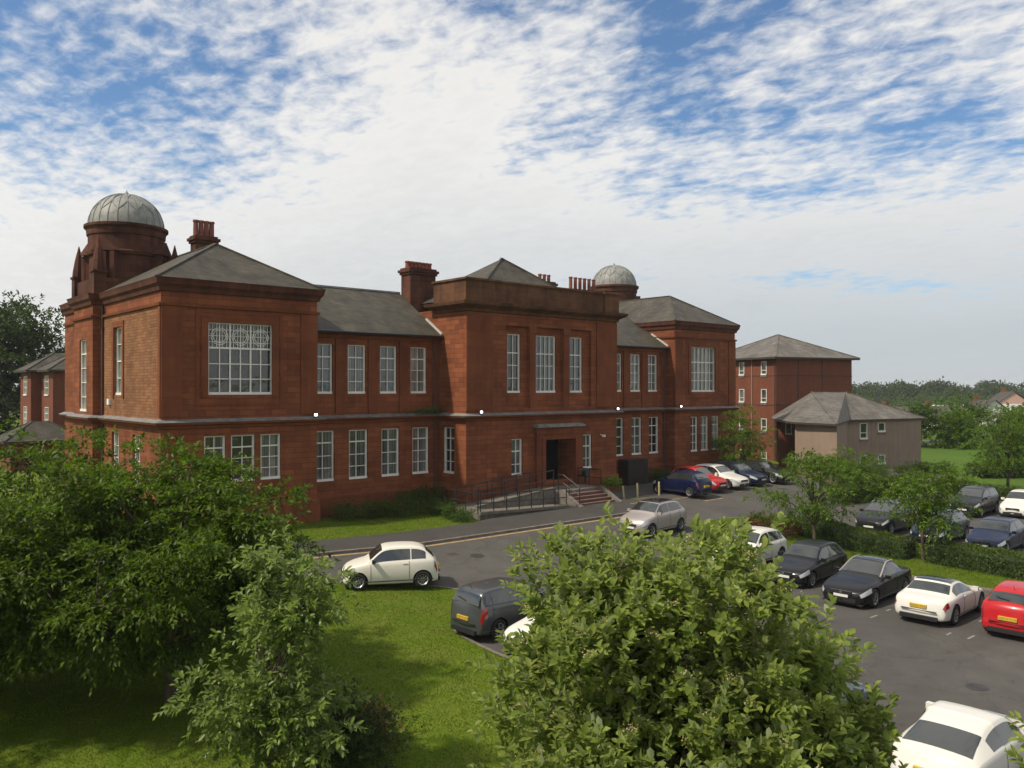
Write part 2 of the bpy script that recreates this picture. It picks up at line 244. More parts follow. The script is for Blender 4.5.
# ------------------------------------------------------------------ object helpers
def link(o, parent=None):
    COL.objects.link(o)
    if parent is not None: o.parent = parent
    return o
def empty(name, loc, label=None, cat=None, group=None, rz=0.0):
    o = bpy.data.objects.new(name, None); o.location = loc; o.rotation_euler = (0, 0, rz); link(o); o.empty_display_size = .3
    tag(o, label, cat, group); return o
def tag(o, label=None, cat=None, group=None, kind=None):
    if label: o['label'] = label
    if cat: o['category'] = cat
    if group: o['group'] = group
    if kind: o['kind'] = kind
    return o
class MB:
    """collects verts and faces, then makes ONE mesh object"""
    def __init__(s): s.v = []; s.f = []; s.mi = []; s.m = 0
    def add(s, vs, fs):
        b = len(s.v); s.v += [tuple(q) for q in vs]
        for f in fs: s.f.append([b+i for i in f]); s.mi.append(s.m)
    def quad(s, a, b, c, d): s.add([a, b, c, d], [(0, 1, 2, 3)])
    def box(s, x0, x1, y0, y1, z0, z1):
        if x0 > x1: x0, x1 = x1, x0
        if y0 > y1: y0, y1 = y1, y0
        s.add([(x0,y0,z0),(x1,y0,z0),(x1,y1,z0),(x0,y1,z0),(x0,y0,z1),(x1,y0,z1),(x1,y1,z1),(x0,y1,z1)],
              [(0,3,2,1),(4,5,6,7),(0,1,5,4),(1,2,6,5),(2,3,7,6),(3,0,4,7)])
    def obox(s, c, ax, ay, az, hx, hy, hz):
        c = Vector(c); vs = []
        for k in (-1, 1):
            for (i, j) in ((-1,-1),(1,-1),(1,1),(-1,1)): vs.append(c+ax*hx*i+ay*hy*j+az*hz*k)
        s.add(vs, [(0,3,2,1),(4,5,6,7),(0,1,5,4),(1,2,6,5),(2,3,7,6),(3,0,4,7)])
    def bar(s, a, b, w, h=None):
        a = Vector(a); b = Vector(b); d = (b-a); l = d.length
        if l < 1e-6: return
        d /= l; up = Vector((0,0,1)) if abs(d.z) < .9 else Vector((1,0,0)); x = d.cross(up).normalized(); y = x.cross(d)
        s.obox((a+b)/2, d, x, y, l/2, w/2, (h or w)/2)
    def tube(s, pts, rad, n=6, cap=True):
        pts = [Vector(p) for p in pts]; rings = []; vs = []
        for i, p in enumerate(pts):
            d = (pts[min(i+1, len(pts)-1)]-pts[max(i-1, 0)]); d = d.normalized() if d.length > 1e-9 else Vector((0,0,1))
            up = Vector((0,0,1)) if abs(d.z) < .95 else Vector((1,0,0)); x = d.cross(up).normalized(); y = x.cross(d)
            r = rad[i] if hasattr(rad, '__len__') else rad
            for k in range(n):
                a = 2*math.pi*k/n; vs.append(p+x*math.cos(a)*r+y*math.sin(a)*r)
        fs = []
        for i in range(len(pts)-1):
            for k in range(n): fs.append((i*n+k, i*n+(k+1) % n, (i+1)*n+(k+1) % n, (i+1)*n+k))
        if cap: fs.append(tuple(range(n))[::-1]); fs.append(tuple((len(pts)-1)*n+k for k in range(n)))
        s.add(vs, fs)
    def lathe(s, c, prof, n=24, cap=True, a0=0.0):
        vs = []
        for (r, z) in prof:
            for k in range(n):
                a = a0+2*math.pi*k/n; vs.append((c[0]+r*math.cos(a), c[1]+r*math.sin(a), c[2]+z))
        fs = []
        for i in range(len(prof)-1):
            for k in range(n): fs.append((i*n+k, i*n+(k+1) % n, (i+1)*n+(k+1) % n, (i+1)*n+k))
        if cap:
            fs.append(tuple(range(n))[::-1]); fs.append(tuple((len(prof)-1)*n+k for k in range(n)))
        s.add(vs, fs)
    def prism(s, poly, z0, z1):
        n = len(poly); s.add([(p[0], p[1], z0) for p in poly]+[(p[0], p[1], z1) for p in poly],
            [tuple(range(n))[::-1], tuple(range(n, 2*n))]+[(i, (i+1) % n, n+(i+1) % n, n+i) for i in range(n)])
    def build(s, name, m, parent=None, smooth=False, loc=None):
        me = bpy.data.meshes.new(name); me.from_pydata(s.v, [], s.f); me.update()
        ms = m if isinstance(m, (list, tuple)) else [m]
        for q in ms: me.materials.append(q)
        if len(ms) > 1: me.polygons.foreach_set('material_index', s.mi)
        if smooth: me.polygons.foreach_set('use_smooth', [True]*len(me.polygons))
        o = bpy.data.objects.new(name, me); link(o, parent)
        if loc: o.location = loc
        return o

# ------------------------------------------------------------------ terrain
def zg(v):
    k = min(1.0, max(0.0, (-v-5)/14.0)); return -1.1*(k*k*(3-2*k)*.35+k*.65)
CUTS = [-5-i for i in range(15)]
def drape(poly, dz, name, m, kind='structure', thick=0.0, label=None):
    bm = bmesh.new(); vs = [bm.verts.new((p[0], p[1], 0)) for p in poly]; bm.faces.new(vs)
    for c in CUTS: bmesh.ops.bisect_plane(bm, geom=bm.verts[:]+bm.edges[:]+bm.faces[:], plane_co=(0, c, 0), plane_no=(0, 1, 0))
    bmesh.ops.triangulate(bm, faces=bm.faces[:])
    for v in bm.verts: v.co.z = zg(v.co.y)+dz
    if thick:
        r = bmesh.ops.extrude_face_region(bm, geom=bm.faces[:])
        for g in r['geom']:
            if isinstance(g, bmesh.types.BMVert): g.co.z -= thick
    bmesh.ops.recalc_face_normals(bm, faces=bm.faces[:])
    me = bpy.data.meshes.new(name); bm.to_mesh(me); bm.free(); me.materials.append(m)
    if not thick:
        if me.polygons and me.polygons[0].normal.z < 0: me.flip_normals()
    o = bpy.data.objects.new(name, me); link(o); tag(o, kind=kind); return o
def resample(path, step=.7):
    out = []
    for a, b in zip(path[:-1], path[1:]):
        a = Vector(a); b = Vector(b); n = max(1, int((b-a).length/step))
        for i in range(n): out.append(a.lerp(b, i/n))
    out.append(Vector(path[-1])); return out
def smooth2(path, it=2):
    p = [Vector(q) for q in path]
    for _ in range(it):
        q = [p[0]]
        for a, b in zip(p[:-1], p[1:]): q += [a.lerp(b, .25), a.lerp(b, .75)]
        q.append(p[-1]); p = q
    return p
def strip(path, w, dz, h, name, m, kind='structure'):
    """a low strip (kerb or painted line) that follows a path over the terrain"""
    p = resample(path, .6); b = MB(); L = []; Rr = []
    for i, q in enumerate(p):
        d = (p[min(i+1, len(p)-1)]-p[max(i-1, 0)]).normalized(); nn = Vector((d.y, -d.x))
        L.append(q-nn*w/2); Rr.append(q+nn*w/2)
    n = len(p); vs = []
    for i in range(n):
        for q in (L[i], Rr[i]):
            vs.append((q.x, q.y, zg(q.y)+dz)); 
        for q in (L[i], Rr[i]): vs.append((q.x, q.y, zg(q.y)+dz-h))
    fs = []
    for i in range(n-1):
        a = 4*i; c = 4*(i+1)
        fs += [(a, a+1, c+1, c)]
        if h > 0: fs += [(a+2, a, c, c+2), (a+1, a+3, c+3, c+1)]
    if h > 0: fs += [(0, 2, 3, 1), (4*n-4, 4*n-3, 4*n-1, 4*n-2)]
    b.add(vs, fs); o = b.build(name, m); tag(o, kind=kind); return o

FARV = 3200
drape([(-FARV, -600), (FARV, -600), (FARV, FARV), (-FARV, FARV)], 0, 'ground', GRASS)
edge_lawn = [(-60, -4.0), (-20, -6.6), (-6, -8.9), (2.1, -10.4)]
corner = smooth2([(2.1, -10.4), (4.4, -11.9), (6.3, -13.4), (6.3, -15.6), (3.6, -16.3), (3.35, -18.0)], 2)
asph = [(-60, -4.0), (-20, -6.6), (-6, -8.9)]+[(q.x, q.y) for q in corner]+[(3.2, -24), (3.1, -34), (3.0, -62), (50, -62), (50.5, -20), (49, -11.5), (60, -11), (60, -5.5), (46, -5), (45.5, .6),
        (28.1, .8), (28.1, -1.6), (15.2, -1.6), (15.2, -5.2), (12.9, -5.75), (8.8, -5.65), (5.5, -5.25), (0, -4.2), (-8, -2.6), (-20, -.6), (-60, 2)]
drape(asph, .006, 'car_park_tarmac', TARMAC)
pav = [(-60, -1.0), (-20, -3.4), (-4, -6.1), (4.4, -7.15), (8.0, -7.75), (12, -7.8), (24.8, -7.85), (25.4, -7.3), (25.6, -5), (25.2, -1.66), (15.25, -1.66), (15.25, -5.15), (12.9, -5.75), (8.8, -5.65), (5.5, -5.25), (0, -4.2), (-8, -2.6), (-20, -.6), (-60, 2)]
drape(pav, .10, 'pavement', PAVE, thick=.094)
kerbpath = [(-60, -1.07), (-20, -3.47), (-4, -6.17), (4.4, -7.22), (8.0, -7.82), (12, -7.87), (24.9, -7.92)]
strip(kerbpath, .13, .118, .112, 'kerb', KERBM)
strip([(q[0], q[1]-.28) for q in kerbpath], .17, .012, 0, 'yellow_line', YELLOW)
strip([(q[0], q[1]) for q in edge_lawn]+[(q.x, q.y) for q in corner]+[(3.2, -24), (3.1, -34), (3.0, -61)], .12, .03, .02, 'lawn_kerb', KERBM)
isl = [(q.x, q.y) for q in smooth2([(22.4, -15.0), (22.0, -12.2), (24, -11.1), (26.1, -11.3), (30, -12.3), (30.4, -14.5)], 2)]+[(29.9, -20), (29.4, -30), (29, -60), (22.5, -60), (22.4, -30)]
drape(isl, .09, 'verge_grass', GRASS, thick=.082)
strip(isl+[isl[0]], .12, .10, .09, 'verge_kerb', KERBM)
drape([(50.6, -62), (50.6, -20), (49.2, -11.6), (60, -11.1), (60, -5.4), (62, -4), (140, 60), (330, 160), (420, -100), (200, -200)], .012, 'field', FIELD)
for (x, y, l) in ((15.3, -24.6, .5), (15.2, -27.1, .35), (15.25, -27.7, .55), (17.6, -27.2, .45), (14.9, -29.4, .5), (16.6, -24.55, .3)):
    o = drape([(x, y-.035), (x+l, y-.035), (x+l, y+.035), (x, y+.035)], .011, 'bay_marking', WLINE)
for (x, y, l, w) in ((24.2, -6.3, 2.4, .1), (27.6, -6.3, 2.6, .1), (27.1, -4.5, 2.0, .1), (29.5, -7.6, 2.0, .12), (34.6, -6.6, 1.3, .1)):
    drape([(x, y), (x+l, y+.05), (x+l, y+.05+w), (x, y+w)], .104 if x < 25 else .011, 'hatch_marking', YELLOW)
for (x, y, r_) in ((9.6, -10.4, .3), (16.2, -9.3, .22), (12.5, -22.5, .3), (11.0, -29.5, .28), (38.5, -7.5, .3)):
    drape([(x+r_*math.cos(k*math.pi/8), y+r_*math.sin(k*math.pi/8)) for k in range(16)], .014, 'manhole_cover', plain('cast_iron', (.03, .028, .026), .6, noise=.3))
for k in range(3):   # patched rectangles and manhole on the road
    x, y, sx, sy = ((11.2, -10.6, 1.5, .5), (8.6, -9.9, .45, .4), (15.5, -13.2, 2.2, .8))[k]
    drape([(x, y), (x+sx, y), (x+sx, y+sy), (x, y+sy)], .010, 'tarmac_patch', PAVE)

# ------------------------------------------------------------------ building helpers
def wall(parent, p0, p1, z0, z1, holes, m, depth=.2, name='wall', backing=True):
    """a wall face from p0 to p1 (outside on the right-hand side) with real openings; holes = (s0, s1, za, zb[, depth])"""
    p0 = Vector(p0); p1 = Vector(p1); d = (p1-p0); Ln = d.length; d /= Ln; n = Vector((d.y, -d.x))
    ss = sorted({0, Ln, *[h[0] for h in holes], *[h[1] for h in holes]}); zs = sorted({z0, z1, *[h[2] for h in holes], *[h[3] for h in holes]})
    P = lambda s, z, e=0: (p0.x+d.x*s-n.x*e, p0.y+d.y*s-n.y*e, z)
    b = MB()
    for i in range(len(ss)-1):
        for j in range(len(zs)-1):
            sm = (ss[i]+ss[i+1])/2; zm = (zs[j]+zs[j+1])/2
            if any(h[0] < sm < h[1] and h[2] < zm < h[3] for h in holes): continue
            b.quad(P(ss[i], zs[j]), P(ss[i+1], zs[j]), P(ss[i+1], zs[j+1]), P(ss[i], zs[j+1]))
    for h in holes:
        e = h[4] if len(h) > 4 else depth; a, c, u, w = h[:4]
        b.quad(P(a,u), P(a,w), P(a,w,e), P(a,u,e)); b.quad(P(c,u), P(c,u,e), P(c,w,e), P(c,w))
        b.quad(P(a,w), P(c,w), P(c,w,e), P(a,w,e)); b.quad(P(a,u), P(a,u,e), P(c,u,e), P(c,u))
    return b.build(name, m, parent)
def window(parent, p0, p1, hole, cols, rows, pane=PANE_DARK, depth=.2, stile=.085, bar=.035, sill=.12, heavy=(), fancy=False, wm=WHITE):
    """sash window set back in a wall opening; cols, rows = fractions at which glazing bars stand"""
    p0 = Vector(p0); p1 = Vector(p1); d = (p1-p0).normalized(); n = Vector((d.y, -d.x))
    a, c, u, w = hole[:4]; e = depth-.07
    P = lambda s, z, o=0: Vector((p0.x+d.x*s-n.x*(e+o), p0.y+d.y*s-n.y*(e+o), z))
    D = Vector((d.x, d.y, 0)); Nn = Vector((n.x, n.y, 0)); Z = Vector((0, 0, 1))
    b = MB()
    def bx(s0, s1, za, zb, th, o=0): b.obox(P((s0+s1)/2, (za+zb)/2, o), D, Nn, Z, (s1-s0)/2, th/2, (zb-za)/2)
    bx(a, a+stile, u, w, .10); bx(c-stile, c, u, w, .10); bx(a+stile, c-stile, w-stile*.7, w, .10); bx(a-.0, c+.0, u, u+sill, .17, -.02)
    for q in cols:
        s = a+stile+(c-a-2*stile)*q; t = bar*(1.6 if q in heavy else 1); bx(s-t/2, s+t/2, u+sill, w-stile*.7, .06)
    for q in rows:
        z = u+(w-u)*q; t = bar*(1.8 if -q in heavy else 1); bx(a+stile, c-stile, z-t/2, z+t/2, .075)
    if fancy:
        zt = u+(w-u)*rows[-1]; hh = w-stile-zt; ww = (c-a-2*stile)/3
        for k in range(3):
            cx = a+stile+ww*(k+.5)
            for rr in (.30, .40):
                pts = [P(cx+rr*ww*math.cos(t*math.pi/10), zt+hh*.5+rr*.9*hh*math.sin(t*math.pi/10), -.0) for t in range(21)]
                for q1, q2 in zip(pts[:-1], pts[1:]): b.bar(q1, q2, .028, .028)
            for q in (-.34, -.13, .13, .34): bx(cx+q*ww-.012, cx+q*ww+.012, zt, w-.05, .03)
            for q in (.26, .52, .78): bx(cx-ww*.48, cx+ww*.48, zt+hh*q-.011, zt+hh*q+.011, .03)
    f = b.build('window', wm, parent)
    g = MB(); q0, q1 = P(a, u, .045), P(c, w, .045)
    g.quad((q0.x, q0.y, u), (q1.x, q1.y, u), (q1.x, q1.y, w), (q0.x, q0.y, w)); g.build('pane', pane, f)
    return f
def sweep(parent, path, prof, m, name, closed=False):
    """moulding: profile (out, z) carried along a path with mitred corners, outside on the right-hand side"""
    p = [Vector(q) for q in path]; n = len(p); offs = []
    for i in range(n):
        if closed or 0 < i < n-1:
            d0 = (p[i]-p[i-1]).normalized(); d1 = (p[(i+1) % n]-p[i]).normalized()
        elif i == 0: d0 = d1 = (p[1]-p[0]).normalized()
        else: d0 = d1 = (p[-1]-p[-2]).normalized()
        n0 = Vector((d0.y, -d0.x)); n1 = Vector((d1.y, -d1.x)); mm = (n0+n1); mm = mm/max(.3, mm.length_squared/2) if mm.length > 1e-6 else n0
        offs.append(mm)
    b = MB(); k = len(prof); vs = []
    for i in range(n):
        for (o, z) in prof: vs.append((p[i].x+offs[i].x*o, p[i].y+offs[i].y*o, z))
    fs = []
    for i in range(n if closed else n-1):
        j = (i+1) % n
        for q in range(k): fs.append((i*k+q, j*k+q, j*k+(q+1) % k, i*k+(q+1) % k))
    if not closed: fs += [tuple(range(k)), tuple((n-1)*k+q for q in range(k))[::-1]]
    b.add(vs, fs); return b.build(name, m, parent)
def faces(parent, name, m, vs, fs, smooth=False):
    b = MB(); b.add(vs, fs); return b.build(name, m, parent, smooth)

# ------------------------------------------------------------------ the old red sandstone building
MAIN = empty('institution_building', (0, 0, 0), 'long two storey red sandstone building with two domed towers', 'building')
def win_set(p0, p1, t0, specs):
    """specs in facade metres -> hole list"""
    return [(a-t0, b-t0+.08, u, w) for (a, b, u, w) in specs]
PW = 7.6; WV = .9; CV = -1.64; C0, C1 = 15.8, 28.15; RP0, RP1 = 36.3, 43.9; TE = 15.0
def pavilion(x0, x1, big, lows, seed):
    rr = random.Random(seed)
    p0, p1 = (x0, 0), (x1, 0)
    # lower storey, upper storey
    hl = win_set(p0, p1, x0, lows); hu = win_set(p0, p1, x0, [big])
    wall(MAIN, p0, p1, -.6, 5.0, hl, STONE, .22); wall(MAIN, p0, p1, 5.0, 11.3, hu, STONE, .24)
    for i, h in enumerate(hl): window(MAIN, p0, p1, h, [.5], [.26, .5, .74], (PANE_CURT, PANE_DARK, PANE_CURT)[(i+seed) % 3], .22, heavy=(-.74,))
    h = hu[0]
    if seed == 0: window(MAIN, p0, p1, h, [1/6, 1/3, .5, 2/3, 5/6], [.22, .43, .65], PANE_DARK, .24, stile=.09, bar=.045, heavy=(1/3, 2/3, -.65), fancy=True)
    else: window(MAIN, p0, p1, h, [1/6, 1/3, .5, 2/3, 5/6], [.25, .43, .66], PANE_CURT, .24, stile=.09, bar=.045, heavy=(-.66, 1/3, 2/3))
    # framed panel round the big window: shallow raised architrave
    a, c, u, w = big; b = MB(); y = -.05
    for (s0, s1, z0, z1, th) in ((a-.32, a-.003, u-.12, w+.32, .06), (c+.003, c+.32, u-.12, w+.32, .06), (a-.003, c+.003, w+.003, w+.32, .061),
                                 (a-.58, a-.40, u-.5, w+.56, .03), (c+.40, c+.58, u-.5, w+.56, .03), (a-.40, c+.40, w+.40, w+.56, .031), (a-.40, c+.40, u-.5, u-.38, .031)):
        b.box(s0, s1, -th, .02, z0, z1)
    b.build('window_architrave', STONE_TRIM, MAIN)
    for xa in (x0, x1-.9):
        b = MB(); b.box(xa, xa+.9, -.07, .02, 5.4, 10.35); b.build('corner_pilaster', STONE_TRIM, MAIN)
pavilion(0, PW, (2.10, 5.21, 6.39, 9.74), [(1.93, 2.85, 2.3, 4.49), (3.19, 4.28, 2.3, 4.49), (4.64, 5.59, 2.3, 4.49)], 0)
pavilion(RP0, RP1, (38.25, 41.26, 6.42, 9.78), [(38.22, 39.0, 1.95, 4.56), (39.45, 40.33, 1.95, 4.56), (40.84, 41.69, 1.95, 4.56)], 1)
# left flank (sunlit) and tower bay
p0, p1 = (0, 9.0), (0, 0)
hu = [(9-7.0, 9-5.65, 6.35, 9.75)]
wall(MAIN, p0, p1, 5.0, 10.35, hu, RUBBLE, .24); wall(MAIN, p0, p1, 10.35, 11.3, [], STONE, .24)
window(MAIN, p0, p1, hu[0], [.5], [.25, .5, .75], PANE_CURT, .24, heavy=(-.5,))
hl = [(9-7.4, 9-6.2, 1.9, 4.49), (9-4.0, 9-2.85, 1.9, 4.49)]
wall(MAIN, p0, p1, -.6, 5.0, hl, STONE, .24)
for h in hl: window(MAIN, p0, p1, h, [.5], [.26, .5, .74], PANE_DARK, .24, heavy=(-.74,))
b = MB()
a, c, u, w = 5.65, 7.0, 6.35, 9.75
b.box(-.05, .02, a-.3, a-.003, u-.15, w+.3); b.box(-.05, .02, c+.003, c+.3, u-.15, w+.3); b.box(-.051, .02, a-.003, c+.003, w+.003, w+.3)
b.box(-.052, .02, 0, .28, 5.4, 10.35); b.build('window_architrave', STONE_TRIM, MAIN)
T0, T1 = 9.0, 12.75
p0, p1 = (-.5, T1), (-.5, T0)
hu = [(1.15, 2.55, 5.45, 9.3)]; hl = [(.9, 2.9, 1.2, 3.2)]
wall(MAIN, p0, p1, 5.0, 11.3, hu, STONE, .2); wall(MAIN, p0, p1, -.6, 5.0, hl, STONE, .2)
window(MAIN, p0, p1, hu[0], [.5], [.2, .4, .6, .8], PANE_CURT, .2, heavy=(-.8,)); window(MAIN, p0, p1, hl[0], [.25, .5, .75], [.5], PANE_DARK, .2, wm=STONE_TRIM)
wall(MAIN, (-.5, T0), (0, T0), -.6, 11.3, [], STONE); wall(MAIN, (2.5, T1), (-.5, T1), -.6, 11.3, [], STONE)
wall(MAIN, (PW, 0), (PW, 12), -.6, 11.3, [], STONE); wall(MAIN, (0, TE+2), (0, T1), -.6, 11.3, [], STONE)
wall(MAIN, (PW, 17), (0, 17), -.6, 11.3, [], STONE); wall(MAIN, (PW, 12), (PW, 17), -.6, 11.3, [], STONE)
# right pavilion flanks
wall(MAIN, (RP0, 12), (RP0, 0), -.6, 11.3, [], STONE); wall(MAIN, (RP1, 0), (RP1, 17), -.6, 11.3, [], STONE)
wall(MAIN, (RP1, 17), (RP0, 17), -.6, 11.3, [], STONE); wall(MAIN, (RP0, 17), (RP0, 12), -.6, 11.3, [], STONE)
# wings
def wing(x0, x1, lows, ups, seed):
    p0, p1 = (x0, WV), (x1, WV); rr = random.Random(seed)
    hl = win_set(p0, p1, x0, lows); hu = win_set(p0, p1, x0, ups)
    wall(MAIN, p0, p1, -.6, 5.0, hl, STONE, .22); wall(MAIN, p0, p1, 5.0, 9.72, hu, STONE, .22)
    for h in hl: window(MAIN, p0, p1, h, [.42], [.26, .5, .76], rr.choice((PANE_CURT, PANE_DARK, PANE_CURT)), .22, heavy=(-.76,))
    for h in hu: window(MAIN, p0, p1, h, [.5], [.25, .5, .74], rr.choice((PANE_BLUE, PANE_BLUE, PANE_CURT)), .22, heavy=(-.74,))
    b = MB(); xs = [(ups[i][1]+ups[i+1][0])/2 for i in range(len(ups)-1)]
    for x in xs: b.box(x-.27, x+.27, WV-.07, WV+.02, 5.35, 9.30)
    b.box(ups[-1][1]+.45, ups[-1][1]+.95 if ups[-1][1]+.95 < x1 else x1, WV-.07, WV+.02, 5.35, 9.30)
    b.build('pilaster', STONE_TRIM, MAIN)
    wall(MAIN, (x1, 9.4), (x0, 9.4), -.6, 9.72, [], STONE)
    sweep(MAIN, [(x0, WV), (x1, WV)], [(-.02, 9.30), (.09, 9.32), (.12, 9.5), (.3, 9.55), (.32, 9.66), (-.02, 9.66)], STONE_TRIM, 'eaves_cornice')
    # roof
    y0, y1, ym, ze, zr = WV-.42, 9.9, 5.0, 9.68, 12.5
    faces(MAIN, 'roof', SLATE, [(x0-.0, y0, ze), (x1, y0, ze), (x1, ym, zr), (x0, ym, zr), (x0, y1, ze), (x1, y1, ze), (x0, y0, ze-.07), (x1, y0, ze-.07), (x0, y1, ze-.07), (x1, y1, ze-.07)],
          [(0, 1, 2, 3), (3, 2, 5, 4), (6, 7, 1, 0), (6, 8, 9, 7)])
    b = MB(); b.bar((x0, ym, zr+.03), (x1, ym, zr+.03), .16, .10); b.build('ridge_tiles', LEAD, MAIN)
    b = MB(); b.tube([(x0, y0-.04, ze-.06), (x1, y0-.04, ze-.06)], .065, 8); b.build('gutter', BLACK, MAIN)
wing(PW, C0, [(7.98, 9.0, 1.86, 4.48), (9.95, 11.01, 1.86, 4.48), (11.96, 13.02, 1.86, 4.48), (13.97, 15.01, 1.86, 4.48)],
     [(7.92, 8.90, 6.40, 9.0), (9.87, 10.88, 6.40, 9.0), (11.85, 12.85, 6.40, 9.0), (13.85, 14.85, 6.40, 9.0)], 3)
wing(C1, RP0, [(28.9, 29.9, 1.95, 4.6), (30.64, 31.64, 1.95, 4.6), (32.6, 33.6, 1.95, 4.6), (34.5, 35.5, 1.95, 4.6)],
     [(28.6, 29.55, 6.44, 9.1), (30.5, 31.49, 6.44, 9.1), (32.47, 33.47, 6.44, 9.1), (34.4, 35.37, 6.44, 9.1)], 5)
# centre block
p0, p1 = (C0, CV), (C1, CV); WF = CV
lo = [(19.13, 19.98, 1.62, 3.74), (25.05, 25.85, 1.65, 3.78)]
hl = [(a-C0, b_-C0, u, w) for (a, b_, u, w) in lo]+[(21.62-C0, 24.13-C0, .85, 3.6, 1.35)]
wall(MAIN, p0, p1, -.6, 5.0, hl, STONE, .22)
for i in (0, 1): window(MAIN, p0, p1, hl[i], [.5], [.3, .66], PANE_CURT, .22, heavy=(-.66,))
bays = [(18.67, 20.5), (21.0, 23.3), (23.85, 25.8)]
ups = [(18.98, 20.0, 6.42, 9.85), (21.25, 22.88, 6.42, 9.85), (24.1, 25.2, 6.42, 9.85)]
wall(MAIN, p0, p1, 5.0, 11.2, [(a-C0, c-C0, 5.55, 10.32, .22) for (a, c) in bays], STONE, .22)
for (a, c), U in zip(bays, ups):
    q0, q1 = (a, CV+.22), (c, CV+.22)
    wall(MAIN, q0, q1, 5.55, 10.32, [(U[0]-a, U[1]-a, U[2], U[3])], STONE, .2, name='recessed_wall')
    window(MAIN, q0, q1, (U[0]-a, U[1]-a, U[2], U[3]), [.25, .5, .75] if U[1]-U[0] > 1.2 else [.5], [.25, .47, .68], PANE_BLUE if a > 20 else PANE_DARK, .2, heavy=(-.68,))
for x in (20.75, 23.57):
    b = MB(); b.box(x-.24, x+.24, CV-.06, CV+.02, 5.5, 9.95); b.box(x-.30, x+.30, CV-.12, CV+.02, 9.95, 10.3); b.build('pilaster', STONE_TRIM, MAIN)
for x in (C0, C1-1.9): b = MB(); b.box(x, x+1.9, CV-.07, CV+.02, 5.5, 10.9); b.build('pilaster', STONE_TRIM, MAIN)
side_holes = [(WV+.35-0, WV+1.0, 1.9, 4.5)]
sp0, sp1 = (C0, WV), (C0, CV)
wall(MAIN, sp0, sp1, -.6, 5.0, [(.40, 1.43, 1.86, 4.48)], STONE, .22); window(MAIN, sp0, sp1, (.40, 1.43, 1.86, 4.48), [.5], [.26, .5, .76], PANE_DARK, .22, heavy=(-.76,))
wall(MAIN, (C0, 9), (C0, CV), 5.0, 11.2, [], STONE); wall(MAIN, (C1, CV), (C1, 9), -.6, 11.2, [], STONE); wall(MAIN, (C1, 9), (C0, 9), 5, 11.2, [], STONE)
# door case
b = MB(); b.box(20.95, 21.618, CV-.22, CV+.02, .8, 3.95); b.box(24.133, 24.8, CV-.22, CV+.02, .8, 3.95); b.box(21.618, 24.133, CV-.221, CV+.02, 3.603, 3.95)
b.box(20.85, 24.9, CV-.30, CV+.02, 3.951, 4.36); b.box(21.35, 21.615, CV-.28, CV-.22, .8, 3.75); b.box(24.136, 24.4, CV-.28, CV-.22, .8, 3.75)
b.build('door_surround', STONE_TRIM, MAIN)
b = MB(); b.box(20.75, 24.75, CV-.5, CV+.02, 4.36, 4.48); b.box(20.85, 24.65, CV-.4, CV+.02, 4.481, 4.56); b.build('door_ledge', LEDGE, MAIN)
dr = faces(MAIN, 'door', BLACKDOOR, [(21.62, CV+1.33, .85), (24.13, CV+1.33, .85), (24.13, CV+1.33, 3.6), (21.62, CV+1.33, 3.6)], [(0, 1, 2, 3)])
b = MB()
for x in (21.75, 22.93): b.box(x, x+1.1, CV+1.27, CV+1.325, .9, 3.0); 
b.box(21.62, 24.13, CV+1.26, CV+1.325, 3.0, 3.1); b.build('door_leaf', BLACKDOOR, dr)
b = MB(); b.box(22.8, 22.84, CV+1.2, CV+1.27, 1.8, 2.2); b.build('handle', plain('steel', (.5, .5, .5), .3, metal=1), dr)
# outline of the building used by the mouldings
out_low = [(0, 17), (0, T1), (-.5, T1), (-.5, T0), (0, T0), (0, 0), (PW, 0), (PW, WV), (C0, WV), (C0, CV), (C1, CV), (C1, WV), (RP0, WV), (RP0, 0), (RP1, 0), (RP1, 17)]
sweep(MAIN, out_low, [(-.02, 4.86), (.10, 4.88), (.13, 4.98), (.30, 5.06), (.33, 5.14), (-.02, 5.14)], STONE_TRIM, 'string_course')
sweep(MAIN, out_low, [(-.02, 5.141), (.34, 5.141), (.35, 5.17), (-.02, 5.30)], LEDGE, 'ledge_flashing')
sweep(MAIN, out_low, [(-.02, -.6), (.12, -.6), (.12, 1.05), (.05, 1.15), (-.02, 1.15)], STONE_TRIM, 'plinth')
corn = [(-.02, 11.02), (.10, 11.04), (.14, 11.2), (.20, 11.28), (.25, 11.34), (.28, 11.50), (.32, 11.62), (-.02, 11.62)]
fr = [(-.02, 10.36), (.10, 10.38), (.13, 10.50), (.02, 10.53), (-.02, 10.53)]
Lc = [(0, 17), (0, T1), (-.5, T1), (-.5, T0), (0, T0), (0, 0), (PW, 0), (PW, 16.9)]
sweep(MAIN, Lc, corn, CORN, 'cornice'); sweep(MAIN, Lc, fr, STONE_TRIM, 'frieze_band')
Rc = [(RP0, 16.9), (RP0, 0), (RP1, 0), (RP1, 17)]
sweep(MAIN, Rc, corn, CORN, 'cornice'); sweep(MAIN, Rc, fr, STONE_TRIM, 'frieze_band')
PB = 1.15
Cc = [(C0+3, PB), (C0, PB), (C0, CV), (C1, CV), (C1, PB), (C1-3, PB)]
sweep(MAIN, Cc, [(-.02, 10.95), (.10, 11.0), (.14, 11.15), (.34, 11.25), (.5, 11.34), (.56, 11.52), (-.02, 11.52)], MOSSY, 'cornice')
pq = [(C0+3, PB+.12), (C0-.12, PB+.12), (C0-.12, CV-.12), (C0+2.3, CV-.12), (C0+2.3, CV+.02), (C1-1.2, CV+.02), (C1-1.2, CV-.12), (C1+.12, CV-.12), (C1+.12, PB+.12), (C1-3, PB+.12)]
sweep(MAIN, pq, [(-.35, 11.45), (.0, 11.45), (.0, 12.72), (-.35, 12.72)], MOSSY, 'parapet')
